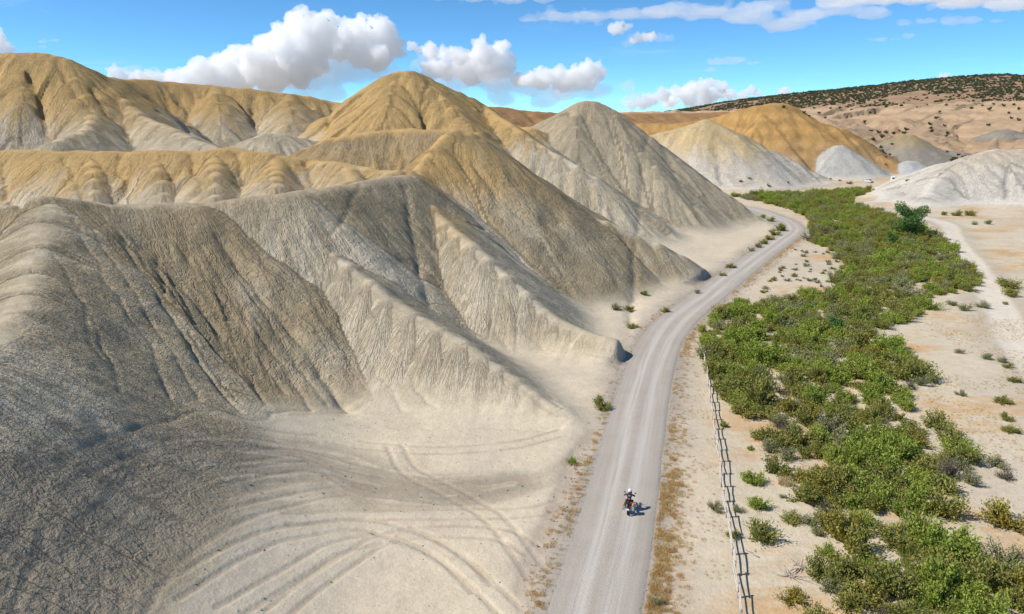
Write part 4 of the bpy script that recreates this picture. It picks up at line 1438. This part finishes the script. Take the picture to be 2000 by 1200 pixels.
def wheel(y, r, wd):
    bm = NEWBM()
    prof = [(-wd * .35, r - .09), (-wd * .5, r - .05), (-wd * .42, r - .015), (0, r), (wd * .42, r - .015), (wd * .5, r - .05), (wd * .35, r - .09)]
    lathe(bm, prof, 'X', 28, (0, y, r), True)
    w_ = part('wheel', bm, M_TYRE, bike)
    bm = NEWBM()
    lathe(bm, [(-wd * .32, r - .12), (-wd * .32, r - .085), (wd * .32, r - .085), (wd * .32, r - .12)], 'X', 28, (0, y, r), True)
    for k in range(10):
        a = k * math.pi / 5
        tube(bm, [(0.02, y, r), (0, y + math.cos(a) * (r - .1), r + math.sin(a) * (r - .1))], 0.006, 5)
    lathe(bm, [(-.07, .05), (.07, .05)], 'X', 12, (0, y, r))
    part('rim', bm, M_METAL, w_)


wheel(-0.76, 0.325, 0.15)
wheel(0.80, 0.345, 0.10)
bm = NEWBM()
loft(bm, [[(-.07, -.18, .30), (.07, -.18, .30), (.09, -.10, .62), (-.09, -.10, .62)], [(-.16, .05, .24), (.16, .05, .24), (.14, .05, .66), (-.14, .05, .66)],
          [(-.13, .35, .30), (.13, .35, .30), (.12, .38, .68), (-.12, .38, .68)]])
part('engine', bm, M_METAL, bike)
bm = NEWBM()
for s_ in (-1, 1):
    tube(bm, [(s_ * .10, -.76, .325), (s_ * .10, -.2, .36), (s_ * .11, .0, .5)], .03, 6)
    tube(bm, [(s_ * .10, -.45, .80), (s_ * .11, .0, .62), (s_ * .08, .45, .95)], .022, 6)
part('frame', bm, M_BLACK, bike)
bm = NEWBM()
loft(bm, [[(-.10, .0, .78), (.10, .0, .78), (.11, .0, .90), (-.11, .0, .90)], [(-.19, .22, .72), (.19, .22, .72), (.16, .22, 1.02), (-.16, .22, 1.02)],
          [(-.16, .48, .76), (.16, .48, .76), (.10, .46, 1.05), (-.10, .46, 1.05)], [(-.07, .66, .82), (.07, .66, .82), (.06, .62, .98), (-.06, .62, .98)]])
part('fuel_tank', bm, M_BLACK, bike, True, 1)
bm = NEWBM()
loft(bm, [[(-.10, -.62, .80), (.10, -.62, .80), (.10, -.62, .90), (-.10, -.62, .90)], [(-.16, -.35, .76), (.16, -.35, .76), (.15, -.35, .88), (-.15, -.35, .88)],
          [(-.13, -.05, .74), (.13, -.05, .74), (.12, -.05, .84), (-.12, -.05, .84)], [(-.08, .10, .76), (.08, .10, .76), (.08, .10, .86), (-.08, .10, .86)]])
part('seat', bm, M_SEAT, bike, True, 1)
bm = NEWBM()
loft(bm, [[(-.17, .60, .86), (.17, .60, .86), (.13, .58, 1.10), (-.13, .58, 1.10)], [(-.13, .82, .86), (.13, .82, .86), (.10, .76, 1.06), (-.10, .76, 1.06)], [(-.05, .98, .84), (.05, .98, .84), (.05, .92, .94), (-.05, .92, .94)]])
fair = part('fairing', bm, M_BLACK, bike, True, 1)
bm = NEWBM()
box(bm, (0, .66, 1.22), (.28, .012, .30), Matrix.Rotation(R(28), 3, 'X').to_euler())
part('windscreen', bm, M_BLACK, fair)
bm = NEWBM()
box(bm, (0, .98, .92), (.16, .03, .10), None, .01)
part('headlight', bm, M_PLATE, fair)
bm = NEWBM()
for s_ in (-1, 1):
    tube(bm, [(s_ * .09, .80, .345), (s_ * .09, .50, 1.02)], [.032, .026], 8)
part('fork', bm, M_METAL, bike)
bm = NEWBM()
tube(bm, [(-.43, .34, 1.10), (-.22, .44, 1.08), (0, .47, 1.06), (.22, .44, 1.08), (.43, .34, 1.10)], .015, 7)
bar = part('handlebar', bm, M_BLACK, bike)
for s_ in (-1, 1):
    bm = NEWBM()
    tube(bm, [(s_ * .31, .41, 1.10), (s_ * .40, .44, 1.26)], .009, 5)
    box(bm, (s_ * .42, .44, 1.30), (.15, .03, .09), None, .012)
    part('mirror', bm, M_BLACK, bar)
bm = NEWBM()
loft(bm, [[(-.09, -.60, .72), (.09, -.60, .72), (.09, -.60, .80), (-.09, -.60, .80)], [(-.07, -.98, .70), (.07, -.98, .70), (.07, -.98, .75), (-.07, -.98, .75)]])
tail = part('tail', bm, M_BLACK, bike)
bm = NEWBM()
box(bm, (0, -1.02, .58), (.20, .012, .13), Matrix.Rotation(R(-18), 3, 'X').to_euler(), .004)
part('number_plate', bm, M_PLATE, tail)
bm = NEWBM()
box(bm, (0, -1.00, .72), (.12, .03, .05), None, .008)
part('tail_light', bm, M_RED, tail)
bm = NEWBM()
tube(bm, [(-.12, .2, .32), (-.16, -.3, .34), (-.20, -.55, .52), (-.21, -.88, .62)], [.03, .035, .055, .055], 10)
part('exhaust', bm, M_METAL, bike)
bm = NEWBM()
box(bm, (0, -.70, .93), (.26, .30, .02), None, .005)
for s_ in (-1, 1):
    tube(bm, [(s_ * .12, -.5, .80), (s_ * .24, -.62, .74), (s_ * .24, -.85, .70), (s_ * .10, -.9, .72)], .012, 6)
part('luggage_rack', bm, M_BLACK, bike)
for s_ in (-1, 1):
    bm = NEWBM()
    box(bm, (s_ * .37, -.66, .60), (.22, .42, .36), None, .03)
    box(bm, (s_ * .37, -.66, .785), (.225, .425, .02), None, .006)
    cs = part('pannier', bm, M_ALU, bike)
    bm = NEWBM()
    tube(bm, [(s_ * .37, -.87, .87), (s_ * .37, -.83, .885), (s_ * .37, -.5, .885), (s_ * .37, -.46, .87)], [.05, .09, .09, .05], 12)
    part('bag', bm, M_ORANGE, cs)
bm = NEWBM()
box(bm, (0, -.70, 1.02), (.30, .26, .17), None, .05)
part('tail_bag', bm, M_SEAT, bike)
bm = NEWBM()
tube(bm, [(0.0, -.02, .30), (-.30, -.02, .30)], .018, 6)
tube(bm, [(0.0, -.02, .30), (.30, -.02, .30)], .018, 6)
part('foot_pegs', bm, M_METAL, bike)

# rider: one continuous skinned body, helmet, gloves and jacket panel on it
M_JACKET = mat('jacket', (.022, .022, .027), 0.75, 0, 0.3)
M_HELMET = mat('helmet', (.86, .87, .88), 0.18, 0, 0.03, spec=0.6)
M_VISOR = mat('visor', (.02, .02, .03), 0.1)
M_PANEL = mat('red_panel', (.42, .06, .10), 0.6)
M_GREYP = mat('grey_panel', (.30, .33, .35), 0.5)
M_BOOT = mat('boot', (.02, .018, .016), 0.6)
J = {'pelvis': ((0, -.24, .93), .155), 'belly': ((0, -.18, 1.10), .150), 'chest': ((0, -.06, 1.33), .175), 'neck': ((0, .01, 1.50), .065), 'headb': ((0, .05, 1.60), .085), 'headt': ((0, .07, 1.72), .09)}
E = [('pelvis', 'belly'), ('belly', 'chest'), ('chest', 'neck'), ('neck', 'headb'), ('headb', 'headt')]
for s_, k in ((-1, 'l'), (1, 'r')):
    J.update({'sh' + k: ((s_ * .205, -.03, 1.40), .082), 'el' + k: ((s_ * .42, .10, 1.20), .055), 'wr' + k: ((s_ * .385, .30, 1.13), .040),
              'hip' + k: ((s_ * .13, -.20, .88), .115), 'kn' + k: ((s_ * .27, .20, .78), .078), 'mid' + k: ((s_ * .27, .09, .58), .066), 'an' + k: ((s_ * .25, -.04, .40), .048), 'toe' + k: ((s_ * .26, .13, .345), .042)})
    E += [('chest', 'sh' + k), ('sh' + k, 'el' + k), ('el' + k, 'wr' + k), ('pelvis', 'hip' + k), ('hip' + k, 'kn' + k), ('kn' + k, 'mid' + k), ('mid' + k, 'an' + k), ('an' + k, 'toe' + k)]
names = list(J)
me = bpy.data.meshes.new('person')
me.from_pydata([J[n][0] for n in names], [(names.index(a), names.index(b)) for a, b in E], [])
tmp = bpy.data.objects.new('person', me)
COL.objects.link(tmp)
sk = tmp.modifiers.new('skin', 'SKIN')
for i, n in enumerate(names):
    me.skin_vertices[0].data[i].radius = (J[n][1], J[n][1])
    me.skin_vertices[0].data[i].use_root = (n == 'pelvis')
sb = tmp.modifiers.new('sub', 'SUBSURF')
sb.levels = sb.render_levels = 2
dg = bpy.context.evaluated_depsgraph_get()
body = bpy.data.meshes.new_from_object(tmp.evaluated_get(dg))
bpy.data.objects.remove(tmp)
body.materials.clear()
body.materials.append(M_JACKET)
body.polygons.foreach_set('use_smooth', [True] * len(body.polygons))
rider = link('person', body)
rider.location = bike.location
rider.rotation_euler = bike.rotation_euler
tag(rider, 'person in black jacket and white helmet riding the motorcycle away from view', 'person')
bm = NEWBM()
bmesh.ops.create_uvsphere(bm, u_segments=24, v_segments=16, radius=1.0)
for v in bm.verts:
    v.co = Vector((v.co.x * .135, v.co.y * (.165 if v.co.y > 0 else .155), v.co.z * .150)) + Vector((0, .075, 1.69))
    if v.co.z < 1.60:
        v.co.z = 1.60 + (v.co.z - 1.60) * 0.6
hm = part('helmet', bm, M_HELMET, rider)
bm = NEWBM()
loft(bm, [[(-.11, .17, 1.65), (.11, .17, 1.65), (.11, .16, 1.75), (-.11, .16, 1.75)], [(-.08, .235, 1.655), (.08, .235, 1.655), (.08, .225, 1.74), (-.08, .225, 1.74)]])
part('visor', bm, M_VISOR, hm)
for nm, m_, c, sz_ in (('back_panel', M_PANEL, (0, -.315, 1.14), (.15, .03, .13)), ('shoulder_panel', M_GREYP, (0, -.225, 1.37), (.19, .03, .06))):
    bm = NEWBM()
    box(bm, c, sz_, Matrix.Rotation(R(-26), 3, 'X').to_euler(), .01)
    part(nm, bm, m_, rider)
for s_ in (-1, 1):
    bm = NEWBM()
    box(bm, (s_ * .375, .335, 1.135), (.085, .09, .035), None, .014)
    for k, (fl_, fxx) in enumerate(((.055, -.034), (.065, -.011), (.062, .012), (.050, .034))):
        x_ = s_ * .375 + fxx
        tube(bm, [(x_, .37, 1.14), (x_, .37 + fl_ * .6, 1.135), (x_, .375 + fl_ * .65, 1.09), (x_, .36, 1.075)], [.011, .0105, .010, .008], 6)
    tube(bm, [(s_ * .375 - s_ * .04, .31, 1.13), (s_ * .375 - s_ * .062, .345, 1.11), (s_ * .375 - s_ * .05, .38, 1.09)], [.013, .011, .009], 6)
    part('glove', bm, M_BOOT, rider)
    bm = NEWBM()
    loft(bm, [[(s_ * .25 - .05, -.10, .315), (s_ * .25 + .05, -.10, .315), (s_ * .25 + .055, -.10, .44), (s_ * .25 - .055, -.10, .44)],
              [(s_ * .255 - .055, .04, .31), (s_ * .255 + .055, .04, .31), (s_ * .255 + .05, .04, .43), (s_ * .255 - .05, .04, .43)],
              [(s_ * .26 - .045, .18, .315), (s_ * .26 + .045, .18, .315), (s_ * .26 + .04, .17, .37), (s_ * .26 - .04, .17, .37)]])
    part('boot', bm, M_BOOT, rider, True, 1)

# ------------------------------------------------------------------ parked vehicles on the far pull-off
M_CAR = mat('silver_paint', (.62, .64, .66), 0.25, 0.3, 0.04)
M_CARW = mat('white_paint', (.82, .82, .80), 0.35, 0, 0.04)
M_GLASS = mat('dark_glass', (.03, .035, .04), 0.08, spec=0.7)
M_LAMP = mat('lamp_glass', (.75, .75, .72), 0.15)


def vehicle(name, px, py, rz, sections, glass, paint, label, cat, wb, extras=()):
    g = gp(px, py)
    o = empty(name, (g[0], g[1], height(g[0], g[1]) + 0.02), rz)
    bm = NEWBM()
    loft(bm, [[(-w0, y, z0), (w0, y, z0), (w0 * 1.02, y, (z0 + z1) * .5), (w1, y, z1), (-w1, y, z1), (-w0 * 1.02, y, (z0 + z1) * .5)] for y, w0, w1, z0, z1 in sections])
    part('body', bm, paint, o, True)
    for nm, c, s, rx in glass:
        bm = NEWBM()
        box(bm, c, s, Matrix.Rotation(R(rx), 3, 'X').to_euler(), .01)
        part(nm, bm, M_GLASS, o)
    for s_ in (-1, 1):
        for y in wb:
            bm = NEWBM()
            lathe(bm, [(-.11, .22), (-.12, .34), (.12, .34), (.11, .22)], 'X', 18, (s_ * .78, y, .35), True)
            wh = part('wheel', bm, M_TYRE, o)
            bm = NEWBM()
            lathe(bm, [(-.09, .22), (.09, .22)], 'X', 14, (s_ * .78, y, .35))
            part('rim', bm, M_METAL, wh)
        bm = NEWBM()
        box(bm, (s_ * .66, -sections[0][0] * -1 - .01, .78), (.32, .05, .14), None, .02)
        part('headlight', bm, M_LAMP, o)
    for nm, c, s, m_ in extras:
        bm = NEWBM()
        box(bm, c, s, None, .04)
        part(nm, bm, m_, o)
    return tag(o, label, cat)


vehicle('car', 1697, 357, R(14), [(-2.2, .80, .74, .34, .82), (-2.1, .88, .80, .28, .95), (-1.05, .90, .82, .26, 1.08), (-.35, .90, .66, .26, 1.62), (.9, .90, .68, .26, 1.68), (1.95, .90, .64, .28, 1.58), (2.2, .86, .76, .34, 1.0)],
        [('windscreen', (0, -.72, 1.36), (1.25, .03, .66), -52), ('side_window', (-.80, .6, 1.36), (.05, 2.0, .34), 0), ('side_window', (.80, .6, 1.36), (.05, 2.0, .34), 0), ('rear_window', (0, 2.10, 1.34), (1.15, .03, .42), 22), ('grille', (0, -2.2, .66), (1.0, .06, .22), 0)],
        M_CAR, 'silver car parked nose towards the view on the far pull-off below the white dome', 'car', (-1.35, 1.35))
vehicle('camper_van', 1744, 355, R(-20), [(-2.5, .80, .76, .34, .95), (-2.4, .92, .86, .30, 1.10), (-1.5, .95, .86, .28, 1.25), (-.95, .95, .82, .28, 1.95), (2.4, .95, .90, .28, 2.15), (2.5, .92, .88, .32, 2.05)],
        [('windscreen', (0, -1.24, 1.60), (1.4, .03, .78), -36), ('side_window', (-.95, .5, 1.5), (.04, 1.2, .4), 0), ('side_window', (.95, .5, 1.5), (.04, 1.2, .4), 0), ('grille', (0, -2.5, .7), (1.0, .06, .24), 0)],
        M_CARW, 'white camper van with raised roof parked right of the silver car', 'van', (-1.55, 1.5), (('raised_roof', (0, .6, 2.32), (1.9, 3.6, .5), M_CARW),))

# ------------------------------------------------------------------ cumulus clouds: closed billowing bodies of evenly scattering vapour
def vapour(name, density):
    m = bpy.data.materials.new(name)
    m.use_nodes = True
    t = NT(m.node_tree)
    v = t.n('ShaderNodeVolumeScatter')
    v.inputs['Color'].default_value = (1, 1, 1, 1)
    v.inputs['Density'].default_value = density
    v.inputs['Anisotropy'].default_value = 0.0
    o = t.n('ShaderNodeOutputMaterial')
    t.t.links.new(v.outputs[0], o.inputs['Volume'])
    return m


M_VAPOUR = vapour('dense_vapour', 0.012)
M_VEIL = vapour('thin_vapour', 0.0016)
M_VEIL2 = vapour('flat_vapour', 0.0022)
M_VEIL3 = vapour('bright_vapour', 0.004)
BILLOW = []
for i, (sc, dp) in enumerate(((190.0, 4), (52.0, 3))):
    tx_ = bpy.data.textures.new('billow_%d' % i, 'CLOUDS')
    tx_.noise_scale = sc
    tx_.noise_depth = dp
    BILLOW.append(tx_)


def unit_ball(sub):
    bm = NEWBM()
    bmesh.ops.create_icosphere(bm, subdivisions=sub, radius=1.0)
    v = np.array([v.co[:] for v in bm.verts])
    f = np.array([[q.index for q in p.verts] for p in bm.faces])
    bm.free()
    return v, f


BALL1, BALL2 = unit_ball(1), unit_ball(2)


def billow(name, balls, Y, seed, voxel, disp, kids, m, flat=0.9, grow=1.2):
    r = np.random.default_rng(seed)
    k = Y / FPX
    V, F, nv = [], [], 0

    def ball(c, rr, fl, b):
        nonlocal nv
        V.append(b[0] * np.array([rr, rr, rr * fl]) + c)
        F.append(b[1] + nv)
        nv += len(b[0])
    for px, py, rp in balls:
        c = np.array(at(px, py, Y + r.uniform(-30, 30) * k))
        rr = rp * k * grow
        ball(c, rr * .92, flat, BALL2)
        for _ in range(kids):
            v = r.normal(0, 1, 3)
            v[2] = abs(v[2]) * 0.9 - 0.2
            v /= np.linalg.norm(v)
            v[2] *= flat
            q = rr * r.uniform(.22, .50)
            c2 = c + v * rr * .86
            ball(c2, q, min(1.0, flat * 1.3), BALL2)
            for _ in range(3):
                v2 = v + r.normal(0, 0.7, 3)
                v2 /= np.linalg.norm(v2)
                ball(c2 + v2 * q * .9, q * r.uniform(.3, .55), min(1.0, flat * 1.5), BALL1)
    me = mesh_np(name, np.concatenate(V), np.concatenate(F))
    o = bpy.data.objects.new(name, me)
    COL.objects.link(o)
    rm = o.modifiers.new('fuse', 'REMESH')
    rm.mode = 'VOXEL'
    rm.voxel_size = voxel * k
    for tx_, st_ in zip(BILLOW, disp):
        dm = o.modifiers.new('billow', 'DISPLACE')
        dm.texture = tx_
        dm.texture_coords = 'GLOBAL'
        dm.strength = st_ * k
        dm.mid_level = 0.5
    dg = bpy.context.evaluated_depsgraph_get()
    ev = bpy.data.meshes.new_from_object(o.evaluated_get(dg))
    bpy.data.objects.remove(o)
    ev.materials.clear()
    ev.materials.append(m)
    return ev


def cloud(balls, veil, Y, label, seed):
    o = tag(link('cloud', billow('cloud', balls, Y, seed, 2.0, (18, 11), 12, M_VAPOUR, 0.9, 1.22)), label, 'cloud')
    if veil:
        link('veil', billow('veil', veil, Y + 150, seed + 50, 5.0, (18, 5), 4, M_VEIL, 0.45, 1.25), o)
    return o


cloud([(610, 52, 28), (640, 62, 32), (578, 70, 30), (600, 92, 40), (545, 92, 32), (565, 118, 40), (520, 116, 30), (660, 92, 26), (690, 70, 24), (715, 66, 24), (745, 66, 24), (752, 92, 26), (732, 108, 28), (700, 112, 20), (498, 138, 28), (462, 132, 24), (430, 130, 20),
       (470, 156, 24), (530, 150, 32), (400, 138, 20), (420, 156, 20), (365, 146, 16), (375, 160, 18), (335, 150, 14), (300, 152, 12), (270, 150, 11), (240, 150, 10), (222, 142, 11), (580, 146, 26), (615, 126, 24), (345, 164, 16)],
      [(620, 150, 48), (680, 140, 44), (720, 135, 40), (560, 160, 40), (480, 165, 34), (400, 165, 30), (320, 158, 24), (250, 140, 20), (640, 110, 50), (600, 182, 30), (650, 185, 26)], 9000, 'towering white cumulus cloud above the far left ridge', 3)
cloud([(806, 90, 8), (818, 96, 10), (845, 104, 13), (870, 106, 13), (900, 110, 14), (945, 108, 22), (970, 112, 22), (930, 126, 22), (985, 92, 9), (955, 132, 24), (905, 136, 20), (872, 140, 17), (848, 138, 15), (985, 138, 16), (920, 150, 20), (1012, 158, 12), (1036, 156, 14),
       (1062, 154, 15), (1090, 156, 17), (1118, 150, 17), (1145, 148, 16), (1160, 134, 14), (1172, 148, 13), (1150, 164, 13), (1100, 170, 12), (1130, 166, 12), (1060, 168, 10)],
      [(860, 130, 40), (920, 150, 44), (980, 160, 44), (1040, 165, 40), (1100, 175, 38), (1160, 175, 30), (880, 168, 30), (980, 195, 26), (1060, 200, 24), (840, 110, 24)], 9400, 'ragged chain of white cumulus between the two peaks', 5)
cloud([(1388, 164, 10), (1372, 170, 13), (1350, 178, 14), (1325, 182, 13), (1300, 186, 11), (1408, 178, 13), (1425, 186, 11), (1275, 196, 10), (1255, 204, 10), (1235, 208, 9), (1380, 188, 16), (1345, 194, 13), (1450, 188, 9), (1468, 180, 9), (1482, 184, 7), (1310, 202, 11), (1360, 206, 10)],
      [(1240, 195, 26), (1300, 195, 28), (1360, 195, 30), (1430, 192, 24), (1490, 190, 18), (1220, 170, 16)], 9800, 'low white cumulus over the orange hill skyline', 7)
cloud([(1528, 179, 7), (1518, 182, 6), (1540, 181, 5)], None, 9800, 'small white cloud puff at the left end of the mesa skyline', 9)
cloud([(1838, 152, 7), (1850, 154, 6), (1826, 155, 5)], None, 9800, 'small white cloud puff peeping over the mesa', 10)
cloud([(2, 88, 11), (12, 96, 8), (-10, 80, 13)], None, 9000, 'cloud fragment cut by the left picture edge', 12)
cloud([(1210, 55, 9), (1198, 59, 8), (1222, 52, 7)], [(1212, 56, 16)], 8600, 'small lone cloud puff high between the streaks', 14)
cloud([(1262, 72, 9), (1248, 76, 8), (1275, 72, 7), (1238, 80, 7)], [(1250, 74, 18), (1285, 74, 16), (1225, 86, 14), (1310, 74, 10)], 8600, 'thin ragged cloud below the lone puff', 15)
# flat grey-bellied sheets high on the right
for veil_, Y_, lab_, sd_ in (([(1040, 38, 26), (1090, 34, 34), (1150, 32, 36), (1220, 28, 40), (1300, 22, 44), (1380, 24, 46), (1460, 34, 48), (1530, 48, 44), (1580, 30, 40), (1500, 10, 40), (1640, 20, 36), (1700, 28, 34)], 7000, 'long flat grey bellied cloud streak high right of centre', 21),
                             ([(1640, 2, 40), (1720, -4, 46), (1800, -6, 50), (1890, 0, 50), (1980, 6, 46), (2060, 8, 40)], 7200, 'bright flat cloud bank at the top right corner', 22),
                             ([(1770, 46, 14), (1810, 42, 18), (1860, 42, 20), (1900, 40, 18), (1945, 42, 14)], 7600, 'slim lens shaped cloud below the top right bank', 23),
                             ([(1400, 122, 16), (1440, 118, 18), (1475, 124, 14), (1385, 137, 10)], 8600, 'faint flat cloud patch above the orange hill', 24),
                             ([(860, -6, 24), (930, -4, 28), (1000, -2, 26), (1060, 0, 20)], 7600, 'faint cloud streak at the top edge above the peaks', 25),
                             ([(1715, 78, 14), (1750, 76, 12), (1775, 70, 12)], 8600, 'faint small cloud patch below the slim lens cloud', 26),
                             ([(85, 82, 10), (100, 80, 9), (80, 92, 8)], 9000, 'faint cloud wisp above the far left hill', 27)):
    tag(link('cloud', billow('cloud', veil_, Y_, sd_, 3.5, (16, 6), 5, M_VEIL2 if sd_ != 22 else M_VEIL3, 0.22, 1.15)), lab_, 'cloud')
